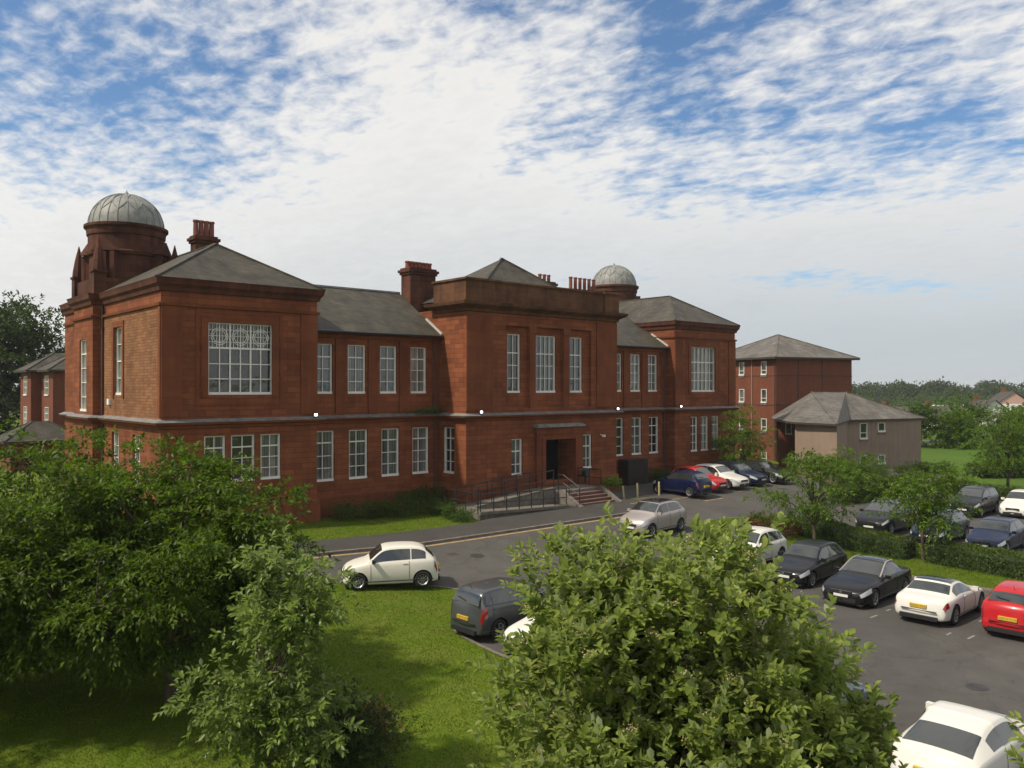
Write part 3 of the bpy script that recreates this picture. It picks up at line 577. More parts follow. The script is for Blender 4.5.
sweep(MAIN, pq, [(-.42, 12.722), (.09, 12.722), (.07, 12.84), (-.40, 12.84)], MOSSY, 'parapet_coping')
faces(MAIN, 'parapet_gutter', LEAD, [(C0+.1, CV+.1, 11.3), (C1-.1, CV+.1, 11.3), (C1-.1, 8.9, 11.3), (C0+.1, 8.9, 11.3)], [(0, 1, 2, 3)])
xm = (C0+C1)/2-.1
faces(MAIN, 'roof', SLATE, [(C0+1.2, CV+.8, 11.9), (C1-1.2, CV+.8, 11.9), (C1-1.2, 6.6, 11.9), (C0+1.2, 6.6, 11.9), (xm, 2.5, 14.95)], [(0, 1, 4), (1, 2, 4), (2, 3, 4), (3, 0, 4)])
b = MB()
for q in ((C0+1.2, CV+.8, 11.9), (C1-1.2, CV+.8, 11.9)): b.bar(q, (xm, 2.5, 14.98), .12, .1)
b.build('ridge_tiles', SLATE, MAIN)
# pavilion roofs
def pav_roof(x0, x1, SL):
    e = .30; z = 11.6; xm = (x0+x1)/2; ya, yb = 3.45, 13.6
    a, c = x0-e, x1+e
    faces(MAIN, 'roof', SL, [(a, -e, z), (c, -e, z), (c, 17.4, z), (a, 17.4, z), (xm, ya, 13.95), (xm, yb, 13.95)], [(0, 1, 4), (1, 2, 5, 4), (2, 3, 5), (3, 0, 4, 5)])
    b = MB()
    for q in ((a, -e, z+.02), (c, -e, z+.02)): b.bar(q, (xm, ya, 13.98), .13, .07)
    b.bar((xm, ya, 13.98), (xm, yb, 13.98), .13, .07); b.build('ridge_tiles', SLATE, MAIN)
pav_roof(0, PW, SLATE); pav_roof(RP0, RP1, SLATE_L)
# lead flashings where the wing roofs meet taller blocks
b = MB()
for (x, s) in ((C0-.04, 1), (C1+.04, -1), (RP0-.05, -1)):
    b = MB(); y0 = WV-.35; b.bar((x, y0, 9.78), (x, 2.1, 10.75), .12, .10); b.build('roof_flashing', plain('pale_lead', (.42, .41, .38), .5), MAIN)
# towers
def tower(tx, ty, zb):
    """drum with dome, four gabled faces, four pinnacles"""
    b = MB(); c = (tx, ty, 0)
    b.box(tx-2.1, tx+2.1, ty-2.1, ty+2.1, zb, 12.5)
    b.lathe(c, [(1.86, 12.5), (1.86, 13.85), (2.0, 13.92), (2.03, 14.08), (1.94, 14.14), (1.94, 14.95), (2.0, 15.0), (2.03, 15.3), (2.15, 15.42), (2.15, 15.56), (1.95, 15.6)], 40)
    for k in range(4):   # aedicules with gables on the diagonals, an arch recess on each main face
        a = R(45+90*k) ; dx, dy = math.cos(a), math.sin(a)
        X = Vector((dx, dy, 0)); Y = Vector((-dy, dx, 0)); Z = Vector((0, 0, 1))
        b.obox(Vector((tx, ty, 13.0))+X*1.72, X, Y, Z, .42, .55, 1.0)
        o = Vector((tx, ty, 0))+X*1.72
        vs = []
        for s in (-.5, .56):
            for (yy, zz) in ((-.74, 14.0), (.74, 14.0), (0, 14.75)): q = o+X*s+Y*yy; vs.append((q.x, q.y, zz))
        b.add(vs, [(0, 2, 1), (3, 4, 5), (0, 1, 4, 3), (1, 2, 5, 4), (2, 0, 3, 5)])
        b.obox(o+X*.46+Z*13.0, X, Y, Z, .08, .10, .95)
        for s in (-1, 1): b.obox(o+X*.46+Y*.45*s+Z*13.0, X, Y, Z, .10, .12, .96)
    b.build('tower_drum', DARKSTONE, MAIN)
    d = MB(); n = 12; prof = []
    for i in range(n+1):
        a = math.pi/2*i/n; prof.append((1.93*math.cos(a), 15.6+1.86*math.sin(a)*1.0))
    prof[-1] = (.02, 17.46)
    d.lathe(c, prof, 48, cap=False); dm = d.build('dome', LEAD, MAIN, smooth=True)
    b = MB()
    for k in range(24):
        a = 2*math.pi*k/24
        pts = [(tx+(r+.012)*math.cos(a), ty+(r+.012)*math.sin(a), z+.01) for (r, z) in prof[:-2]]
        b.tube(pts, .018, 5)
    for k in range(12):   # lozenge seams
        a = 2*math.pi*k/12
        for s in (-1, 1):
            pts = []
            for i in range(3, 10):
                r, z = prof[i]; w = s*(math.pi/12)*math.sin(math.pi*(i-3)/6); pts.append((tx+(r+.012)*math.cos(a+w), ty+(r+.012)*math.sin(a+w), z+.01))
            b.tube(pts, .022, 5)
    b.build('dome_rib', plain('seam_lead', (.19, .20, .19), .5), dm)
    b = MB(); b.lathe((tx, ty, 17.42), [(.12, 0), (.10, .12), (.04, .18), (.03, .24), (.01, .28)], 10); b.build('finial', LEAD, MAIN)
    for sx in (-1, 1):
        for sy in (-1, 1):
            x, y = tx+sx*1.95, ty+sy*1.95; b = MB()
            b.box(x-.30, x+.30, y-.30, y+.30, 11.5, 12.75); b.box(x-.36, x+.36, y-.36, y+.36, 12.751, 12.87)
            b.lathe((x, y, 12.9), [(.34, -.03), (.31, .3), (.21, .9), (.09, 1.4), (.02, 1.7)], 8, a0=R(22.5)); b.build('pinnacle', DARKSTONE, MAIN)
tower(1.72, 10.95, 11.3); tower(42.15, 11.15, 11.3)
def chimney(x0, x1, y0, y1, z0, z1, pots, ph, along='x', cap=.16, pr=.13):
    b = MB(); b.box(x0, x1, y0, y1, z0, z1-.42); b.box(x0-cap*.5, x1+cap*.5, y0-cap*.5, y1+cap*.5, z1-.42, z1-.28); b.box(x0-cap, x1+cap, y0-cap, y1+cap, z1-.279, z1-.12); b.box(x0-cap*.3, x1+cap*.3, y0-cap*.3, y1+cap*.3, z1-.119, z1)
    o = b.build('chimney', DARKSTONE, MAIN)
    for k in range(pots):
        f = (k+.5)/pots
        x, y = (x0+(x1-x0)*f, (y0+y1)/2) if along == 'x' else ((x0+x1)/2, y0+(y1-y0)*f)
        b = MB(); b.lathe((x, y, z1), [(pr*1.15, 0), (pr, .06), (pr*.92, ph-.12), (pr*1.15, ph-.09), (pr*1.12, ph), (pr*.7, ph), (pr*.65, ph-.2)], 10, cap=False); b.build('chimney_pot', POT, o)
chimney(16.25, 18.15, 4.5, 5.5, 10.5, 14.12, 7, .42, pr=.15)
chimney(28.3, 29.6, 5.6, 6.5, 10.5, 14.4, 3, .55)
chimney(4.75, 5.95, 8.8, 9.6, 12.0, 15.3, 4, .9, pr=.15)
chimney(35.0, 38.2, 9.2, 10.1, 11.0, 14.7, 6, 1.0, pr=.15)
# small fittings on the walls
LAMPG = plain('lit_flood_lamp', (.9, .95, 1), .3, emit=((.9, .97, 1.0), 7.0))
for (x, y) in ((7.35, -.34), (16.6, CV-.34), (27.9, CV-.34), (36.6, -.34)):
    b = MB(); b.box(x-.09, x+.09, y-.02, y+.12, 5.30, 5.44); b.bar((x, y+.1, 5.17), (x, y+.1, 5.32), .04); o = b.build('flood_light', BLACK, MAIN)
    b = MB(); b.box(x-.075, x+.075, y-.034, y-.022, 5.315, 5.425); b.build('lens', LAMPG, o)
b = MB(); b.box(.55, .95, -.14, -.001, 3.95, 4.1); b.box(.62, .88, -.20, -.02, 3.85, 3.95); b.build('wall_lamp', plain('blue_grey_plastic', (.12, .16, .22), .4), MAIN)
b = MB(); b.box(-.12, -.005, 7.55, 7.85, 5.85, 6.15); b.build('alarm_box', plain('white_plastic', (.75, .73, .68), .5), MAIN)
b = MB(); b.bar((26.6, CV-.02, 3.75), (26.6, CV-.3, 3.68), .05); b.box(26.54, 26.66, CV-.42, CV-.24, 3.6, 3.74); b.build('security_camera', plain('white_plastic', (.75, .73, .68), .5), MAIN)
b = MB(); pass
for q in ((15.45, WV-.12, 9.5), (36.1, WV-.12, 9.5), (-.08, 8.85, 11)):
    b = MB(); b.tube([q, (q[0], q[1], .3)], .055, 8); b.build('downpipe', plain('brown_iron', (.07, .035, .03), .6), MAIN)
b = MB(); b.tube([(3.3-.6, 9.0, 12.1), (2.7, 9.0, 13.0)], .06, 8); b.build('vent_pipe', LEAD, MAIN)
b = MB()   # white soil/vent stubs at the pavilion corner, as on the photo
for z in (9.2, 10.0): b.box(PW+.002, PW+.12, .25, .4, z, z+.12)
b.build('roof_bracket', plain('pale_lead', (.42, .41, .38), .5), MAIN)

# ------------------------------------------------------------------ steps, ramp and handrails in front of the door
st = empty('entrance_steps', (22.6, -4.0, 0), 'red stone entrance steps with pale side walls below the black doorway', 'steps')
def rel(b, o): b.v = [(x-o.location.x, y-o.location.y, z-o.location.z) for (x, y, z) in b.v]; return b
b = MB(); n = 5
for i in range(n): b.box(21.05, 24.0, -4.0-.30*(i+1), -4.0-.30*i if i else -3.9, -.1, .80-.16*(i+1)+.0)
rel(b, st).build('step', STEPM, st)
b = MB()
for i in range(n): b.box(21.05, 24.0, -4.0-.30*(i+1)-.02, -4.0-.30*(i+1)+.03, .80-.16*(i+1)+.001, .80-.16*(i+1)+.016)
rel(b, st).build('nosing', plain('pale_nosing', (.32, .2, .17), .8, noise=.2), st)
for x in (20.75, 24.02):
    b = MB(); vs = []
    for xx in (x, x+.26): vs += [(xx, -3.9, -.1), (xx, -5.6, -.1), (xx, -5.6, .10), (xx, -5.45, .16), (xx, -4.0, .92), (xx, -3.9, .92)]
    b.add(vs, [(0, 5, 4, 3, 2, 1), (6, 7, 8, 9, 10, 11)]+[(i, (i+1) % 6, 6+(i+1) % 6, 6+i) for i in range(6)]); rel(b, st).build('side_wall', CONC, st)
rp = empty('access_ramp', (19, -3, 0), 'concrete access ramp with low stone edged walls rising left of the entrance steps', 'ramp')
b = MB(); b.box(20.55, 24.3, -3.9, CV-.225, -.1, .80); rel(b, rp).build('platform', CONC, rp)
b = MB(); vs = [(15.3, CV-.13, -.1), (20.55, CV-.13, -.1), (20.55, CV-.13, .80), (15.3, CV-.13, .30), (15.3, -3.5, -.1), (20.55, -3.5, -.1), (20.55, -3.5, .80), (15.3, -3.5, .30)]
b.add(vs, [(0, 3, 2, 1), (4, 5, 6, 7), (3, 7, 6, 2), (0, 4, 7, 3), (1, 2, 6, 5)]); rel(b, rp).build('ramp_slab', CONC, rp)
b = MB(); vs = []
for y in (-3.5, -3.72): vs += [(15.0, y, -.1), (20.6, y, -.1), (20.6, y, .96), (15.0, y, .42)]
b.add(vs, [(0, 3, 2, 1), (4, 5, 6, 7), (3, 7, 6, 2), (0, 4, 7, 3), (1, 2, 6, 5)]); rel(b, rp).build('ramp_wall', CONC, rp)
b = MB(); b.bar((14.98, -3.61, .45), (20.6, -3.61, .99), .28, .06); rel(b, rp).build('coping', CONC, rp)
b = MB(); vs = [(14.0, -3.8, .0), (20.2, -3.8, .0), (20.2, -5.1, .0), (14.0, -5.1, .0), (14.0, -3.8, .34), (20.2, -3.8, .13), (20.2, -5.1, .13), (14.0, -5.1, .34)]
b.add(vs, [(4, 7, 6, 5), (3, 2, 6, 7), (0, 3, 7, 4), (1, 5, 6, 2)]); b.box(14.0, 15.3, -3.8, CV-.13, -.1, .34); rel(b, rp).build('lower_ramp', CONC, rp)
b = MB(); b.bar((13.9, -5.2, .36), (20.2, -5.2, .15), .14, .14); rel(b, rp).build('kerb_edge', CONC, rp)
def handrail(label, path, posts, name='handrail', h=1.0):
    o = empty(name, path[0], label, 'handrail', 'black metal handrails by the entrance')
    pts = [Vector(p)-Vector(path[0]) for p in path]; tot = [0]
    for a, c in zip(pts[:-1], pts[1:]): tot.append(tot[-1]+(c-a).length)
    def at(s):
        for i in range(len(pts)-1):
            if s <= tot[i+1]+1e-6: return pts[i].lerp(pts[i+1], (s-tot[i])/(tot[i+1]-tot[i]))
        return pts[-1]
    for k in range(posts):
        p = at(tot[-1]*k/(posts-1)); b = MB(); b.tube([p, p+Vector((0, 0, h))], .028, 6); b.build('post', BLACK, o)
    for hh in (h, h*.52):
        b = MB(); b.tube([p+Vector((0, 0, hh)) for p in pts], .028, 6); b.build('rail', BLACK, o)
handrail('long black handrail along the front edge of the lower ramp', [(14.0, -5.15, .34), (20.1, -5.15, .13)], 8)
handrail('black handrail on top of the coping of the rising ramp wall', [(15.1, -3.61, .47), (20.6, -3.61, 1.0)], 7)
handrail('black handrail against the wall behind the rising ramp, below the two small left windows', [(14.9, -1.95, .34), (15.5, -1.95, .34), (20.3, -1.95, .80)], 6)
handrail('short black handrail across the left end of the ramp beside the shrubs', [(13.95, -5.0, .34), (13.95, -2.0, .34)], 4)
handrail('short black handrail on the left of the entrance platform above the steps', [(20.9, -3.7, .8), (20.9, -4.1, .8), (20.9, -5.4, .2)], 3, h=.95)
handrail('black handrail right of the doorway under the small window', [(24.25, -2.0, .8), (24.25, -3.9, .8)], 3)
# timber bin store
bs = empty('bin_store', (32.05, .2, 0), 'dark brown timber bin store with vertical boards standing against the right wing', 'bin store')
b = MB(); b.box(-1.05, 1.05, -.35, .5, 0, 1.62); b.build('enclosure', plain('dark_stained_wood', (.022, .013, .010), .75, noise=.4, nscale=7), bs)
for k in range(14):
    b = MB(); x = -1.05+k*.15; b.box(x, x+.13, -.38, -.353, .05, 1.68); b.build('board', plain('dark_stained_wood', (.022, .013, .010), .75, noise=.4, nscale=7), bs)
b = MB(); b.box(-1.1, 1.1, -.42, .5, 1.70, 1.76); b.build('lid', plain('dark_stained_wood', (.022, .013, .010), .75, noise=.4, nscale=7), bs)
# bollards
for (x, y, l) in ((25.3, -4.8, 'leaning pale yellow bollard under the little round bush'), (27.0, -4.4, 'pale yellow bollard on the tarmac between the steps and the dark blue hatchback'), (28.6, -4.8, 'pale yellow bollard next to the front of the dark blue hatchback')):
    b = MB(); t = .12 if x < 26 else .03
    b.tube([(0, 0, 0), (-t, 0, .8)], .06, 8); b.tube([(-t, 0, .8), (-t, 0, .86)], [.065, .03], 8); o = b.build('bollard', plain('pale_yellow_paint', (.42, .36, .17), .7, noise=.2, nscale=8)); o.location = (x, y, 0); tag(o, l, 'bollard', 'yellow bollards by the steps')
# litter bin/intercom post by the door
b = MB(); b.box(-.17, .17, -.15, .15, .45, .85); b.box(-.05, .05, -.05, .05, 0, .45); o = b.build('litter_bin', plain('bluish_black_plastic', (.02, .03, .04), .5)); o.location = (24.7, -2.2, .8); tag(o, 'small blue black post box on a stand right of the doorway', 'litter bin')

# ------------------------------------------------------------------ neighbouring buildings
def downpipe(parent, x, y, z0, z1, m):
    b = MB(); b.tube([(x, y, z0), (x, y, z1)], .045, 6); return b.build('downpipe', m, parent)
def small_win(parent, p0, p1, hole, cols=(), rows=(.42,), pane=PANE_DARK, vent=False):
    f = window(parent, p0, p1, hole, list(cols), list(rows), pane, .1, stile=.07, bar=.05, sill=.14)
    if vent:
        p0 = Vector(p0); d = (Vector(p1)-p0).normalized(); n = Vector((d.y, -d.x)); s = (hole[0]+hole[1])/2; q = p0+d*s+n*.02
        b = MB(); b.obox((q.x, q.y, hole[2]-.12), Vector((d.x, d.y, 0)), Vector((n.x, n.y, 0)), Vector((0, 0, 1)), (hole[1]-hole[0])/2+.05, .04, .06); b.build('sill', CONC, parent)
    return f
B = empty('brick_flats', (55.76, 3.6, -.6), 'four storey red brick block with a grey pyramid roof right of the sandstone building', 'building', rz=R(-16))
o0 = .6   # local z = world z + .6
hw = []
for (za, zb) in ((7.9, 9.2), (5.3, 6.6), (2.65, 3.85), (-.2, .75)):
    for L in (1.6, 4.67, 7.7): hw.append((9.6-L-.37, 9.6-L+.37, za+o0, zb+o0))
p0, p1 = (0, 9.6), (0, 0)
wall(B, p0, p1, -1, 9.5+o0, hw, BRICK, .12)
for i, h in enumerate(hw): small_win(B, p0, p1, h, rows=(.35,), pane=(PANE_DARK, PANE_CURT)[i % 5 == 4], vent=True)
wall(B, (0, 0), (9.45, 0), -1, 9.5+o0, [], BRICK); wall(B, (9.45, 0), (9.45, 9.6), -1, 9.5+o0, [], BRICK); wall(B, (9.45, 9.6), (0, 9.6), -1, 9.5+o0, [], BRICK)
b = MB()
for z in (7.8, 5.1): b.box(-.025, 9.475, -.025, 9.625, z+o0, z+o0+.09)
b.build('brick_band', plain('dark_brick_band', (.07, .03, .022), .9), B)
b = MB(); b.box(2.6, 2.72, -.02, .05, -1, 9.4+o0); b.box(5.6, 5.72, -.02, .05, -1, 9.4+o0); b.build('movement_joint', plain('dark_brick_band', (.07, .03, .022), .9), B)
def hip(parent, x0, x1, y0, y1, e, ze, zr, rx0, rx1, ry0, ry1, m, fascia=BLACK):
    V = [(x0-e, y0-e, ze), (x1+e, y0-e, ze), (x1+e, y1+e, ze), (x0-e, y1+e, ze), (rx0, ry0, zr), (rx1, ry1, zr)]
    fs = [(0, 1, 5, 4), (1, 2, 5), (2, 3, 4, 5), (3, 0, 4)] if (rx0, ry0) != (rx1, ry1) else [(0, 1, 4), (1, 2, 4), (2, 3, 4), (3, 0, 4)]
    r = faces(parent, 'roof', m, V, fs)
    b = MB(); b.box(x0-e+.02, x1+e-.02, y0-e+.02, y1+e-.02, ze-.16, ze-.01); b.build('fascia', fascia, parent)
    b = MB()
    for q in V[:4]:
        t = V[4] if (abs(q[0]-V[4][0]) <= abs(q[0]-V[5][0])) else V[5]; b.bar((q[0], q[1], q[2]+.02), (t[0], t[1], t[2]+.02), .16, .06)
    b.build('hip_tiles', m, r); return r
BROWNF = plain('brown_fascia', (.045, .03, .025), .7)
hip(B, 0, 9.45, 0, 9.6, .55, 9.55+o0, 12.0+o0, 4.7, 4.7, 4.8, 4.8, SLATE2, BROWNF)
downpipe(B, -.06, 3.2, -1, 9.4+o0, plain('pale_plastic_pipe', (.32, .22, .17), .6)); downpipe(B, -.06, .12, -1, 9.4+o0, BROWNF)
G_ = empty('harled_annex', (53.0, -4.6, -.9), 'two storey pinkish grey rendered block with a patchy slate roof', 'building', rz=R(-16))
ca, sa = math.cos(R(16)), math.sin(R(16))
def loc(x, y): dx, dy = x-53.0, y+4.6; return (dx*ca-dy*sa, dx*sa+dy*ca)
P0, P1, P2, P2b, Qb, Q, Q2, P3 = [loc(*q) for q in ((44.74, -8.01), (53.0, -4.6), (61.25, -7.0), (63.4, .7), (55.0, 3.1), (51.2, .6), (51.75, -.95), (45.6, -4.2))]
zo = .9
w12 = (Vector(P2)-Vector(P1)).length
hs = [(1.79-.42, 1.79+.42, 2.45+zo, 3.8+zo), (3.86-.42, 3.86+.42, 3.0+zo, 3.8+zo), (1.79-.42, 1.79+.42, -.35+zo, 1.1+zo), (3.86-.42, 3.86+.42, .3+zo, 1.1+zo)]
wall(G_, P1, P2, -.6, 4.1+zo, hs, HARL, .1)
for i, h in enumerate(hs): small_win(G_, P1, P2, h, rows=(.4,) if i % 2 == 0 else (), pane=PANE_DARK if i != 3 else PANE_BLUE, vent=True)
wall(G_, P0, P1, -.6, 4.1+zo, [], HARL); wall(G_, P3, P0, -.6, 4.1+zo, [], HARL); wall(G_, P2, P2b, -.6, 4.1+zo, [], HARL); wall(G_, P2b, Qb, -.6, 4.1+zo, [], HARL)
wall(G_, Q2, P3, -.6, 4.1+zo, [], HARL)
hq = [(.55, 1.1, 2.75+zo, 3.75+zo), (.75, 1.15, -.2+zo, 1.1+zo)]
wall(G_, Q, Q2, -.6, 4.1+zo, hq, BRICK, .1)
for h in hq: small_win(G_, Q, Q2, h, rows=())
cen = Vector(loc(54.5, -3.0))
def outp(p, e=.5):
    d = (Vector(p)-cen).normalized(); q = Vector(p)+d*e; return (q.x, q.y, 4.12+zo)
E_ = [outp(q) for q in (P0, P1, P2, P2b, Qb, Q, P3)]
r1 = (*loc(54.0, -.9), 6.35+zo); r2 = (*loc(57.6, -2.1), 6.35+zo)
faces(G_, 'roof', SLATE2, E_+[r1, r2], [(0, 1, 8, 7), (1, 2, 8), (2, 3, 8), (3, 4, 7, 8), (4, 5, 7), (5, 6, 7), (6, 0, 7)])
b = MB(); b.prism([(q[0], q[1]) for q in E_], 3.97+zo, 4.11+zo); b.build('fascia', BROWNF, G_)
b = MB()
for q, t_ in ((E_[0], r1), (E_[2], r2)): b.bar((q[0], q[1], q[2]+.02), (t_[0], t_[1], t_[2]+.02), .16, .06)
b.bar((E_[1][0], E_[1][1], E_[1][2]+.03), (r2[0], r2[1], r2[2]+.02), .16, .06); b.bar(r1, r2, .16, .1); b.build('hip_tiles', SLATE2, G_)
# brick wing far left behind the corner
LB = empty('brick_houses', (4.83, 42.6, -.8), 'distant stepped red brick flats with slate roofs left of the sandstone building', 'building')
zo = .8
for (x, y, wx, wy) in ((0, 0, 9, 4.4), (-.83, 4.4, 9, 4.5)):
    p0, p1 = (x, y+wy), (x, y); hw = [(wy-3.0, wy-1.6, a+zo, c+zo) for (a, c) in ((3.1, 5.0), (6.0, 7.8))]
    wall(LB, p0, p1, -1, 8.3+zo, hw, BRICK, .12)
    for h in hw: small_win(LB, p0, p1, h, cols=(.5,), rows=(.4, .7), pane=PANE_CURT)
    wall(LB, (x, y), (x+wx, y), -1, 8.3+zo, [], BRICK); wall(LB, (x+wx, y+wy), (x, y+wy), -1, 8.3+zo, [], BRICK); wall(LB, (x+wx, y), (x+wx, y+wy), -1, 8.3+zo, [], BRICK)
    hip(LB, x, x+wx, y, y+wy, .5, 8.3+zo, 10.0+zo, x+2.3, x+wx-2.3, y+wy/2, y+wy/2, SLATE, BROWNF)
PH = empty('porch_block', (1.0, 38.9, -.8), 'low single storey wing with a slate hipped roof in front of the distant brick flats', 'building')
for a, c in (((0, 4), (0, 0)), ((0, 0), (5, 0)), ((5, 0), (5, 4)), ((5, 4), (0, 4))): wall(PH, a, c, -1, 3.2, [], BRICK)
hip(PH, 0, 5, 0, 4, .6, 3.2, 4.7, 1.9, 3.1, 2, 2, SLATE, BROWNF)
GZ = empty('gazebo', (1.2, 62, -.5), 'small gazebo with a pale ribbed roof on the lawn at the left edge', 'gazebo')
b = MB(); b.lathe((0, 0, 0), [(3.0, 4.2), (.05, 5.6)], 12, cap=False); rf = b.build('roof', plain('pale_canvas', (.55, .54, .5), .6), GZ)
b = MB()
for k in range(12):
    a = 2*math.pi*k/12; b.bar((3.0*math.cos(a), 3.0*math.sin(a), 4.22), (0, 0, 5.65), .08, .06)
b.build('rib', plain('dark_lead', (.13, .135, .13), .5), rf)
for k in range(6):
    a = 2*math.pi*k/6; b = MB(); b.tube([(2.8*math.cos(a), 2.8*math.sin(a), -.5), (2.8*math.cos(a), 2.8*math.sin(a), 4.25)], .07, 6); b.build('post', BROWNF, GZ)

# ------------------------------------------------------------------ foliage
def np_mesh(name, V, F, m, parent=None, smooth=False):
    """V (n,3), F (k,s) arrays"""
    me = bpy.data.meshes.new(name); k, s = F.shape
    me.vertices.add(len(V)); me.vertices.foreach_set('co', V.astype(np.float32).ravel())
    me.loops.add(k*s); me.loops.foreach_set('vertex_index', F.astype(np.int32).ravel())
    me.polygons.add(k); me.polygons.foreach_set('loop_start', np.arange(0, k*s, s, dtype=np.int32)); me.polygons.foreach_set('loop_total', np.full(k, s, dtype=np.int32))
    if smooth: me.polygons.foreach_set('use_smooth', np.ones(k, dtype=bool))
    me.update(calc_edges=True); me.materials.append(m)
    o = bpy.data.objects.new(name, me); link(o, parent); return o
def unit(a): return a/np.maximum(1e-9, np.linalg.norm(a, axis=-1, keepdims=True))
def leaf_arrays(base, d, nrm, ln, wr, big=False, fold=.18, curl=.15):
    """leaf blades folded along the midrib; two quads each when big, two triangles otherwise"""
    d = unit(d); x = unit(np.cross(d, nrm)); n = unit(np.cross(x, d)); L = ln[:, None]; Wd = L*wr
    if big:
        P = [base, base+d*L*.32-x*Wd*.42+n*Wd*fold, base+d*L*.68-x*Wd*.44+n*Wd*fold*.7-n*L*curl*.3, base+d*L-n*L*curl,
             base+d*L*.68+x*Wd*.44+n*Wd*fold*.7-n*L*curl*.3, base+d*L*.32+x*Wd*.42+n*Wd*fold]
        V = np.stack(P, 1).reshape(-1, 3); i = np.arange(len(base))[:, None]*6
        return V, np.concatenate([i+np.array([[0, 3, 2, 1]]), i+np.array([[0, 5, 4, 3]])], 0)
    P = [base, base+d*L*.45-x*Wd*.5+n*Wd*fold, base+d*L-n*L*curl, base+d*L*.45+x*Wd*.5+n*Wd*fold]
    V = np.stack(P, 1).reshape(-1, 3); i = np.arange(len(base))[:, None]*4
    return V, np.concatenate([i+np.array([[0, 2, 1]]), i+np.array([[0, 3, 2]])], 0)
def sprigs(rng, pos, dr, slen, nleaf, lsize, wr, big, spread=.9, droop=0.0, upn=1.0):
    """leaves alternating along short shoots that start at pos and point along dr"""
    n = len(pos); k = nleaf; t = (np.arange(k)+.6)/k
    up = np.array([0, 0, 1.0]); side = unit(np.cross(dr, up)+rng.normal(size=dr.shape)*.15); oth = np.cross(side, dr)
    ang = np.arange(k)*2.4+rng.uniform(0, 6.28, (n, 1))
    rad = side[:, None, :]*np.cos(ang)[..., None]+oth[:, None, :]*np.sin(ang)[..., None]
    L = slen[:, None, None]; p = pos[:, None, :]+dr[:, None, :]*L*t[None, :, None]; p[..., 2] -= (droop*slen[:, None]*t[None, :]**2)
    d = dr[:, None, :]*(.45+.5*t[None, :, None]**2)+rad*spread*(1-.45*t[None, :, None]); d[..., 2] -= droop*.6
    nr = up*upn+rad*.2+rng.normal(size=rad.shape)*.35
    ln = lsize*rng.uniform(.65, 1.2, (n, k))*(1-.25*np.abs(t[None, :]-.5))
    return leaf_arrays(p.reshape(-1, 3), d.reshape(-1, 3), nr.reshape(-1, 3), ln.ravel(), wr, big)
def sample_lobes(rng, lobes, n, shell=.45, minz=None):
    out = []; w = np.array([l[3]*l[4]*l[5] for l in lobes])**.66; w /= w.sum()
    idx = rng.choice(len(lobes), n, p=w)
    v = unit(rng.normal(size=(n, 3))); r = rng.uniform(0, 1, (n, 1))**shell; L = np.array(lobes)[idx]
    return L[:, :3]+v*r*L[:, 3:6], unit(v/L[:, 3:6]), r[:, 0]
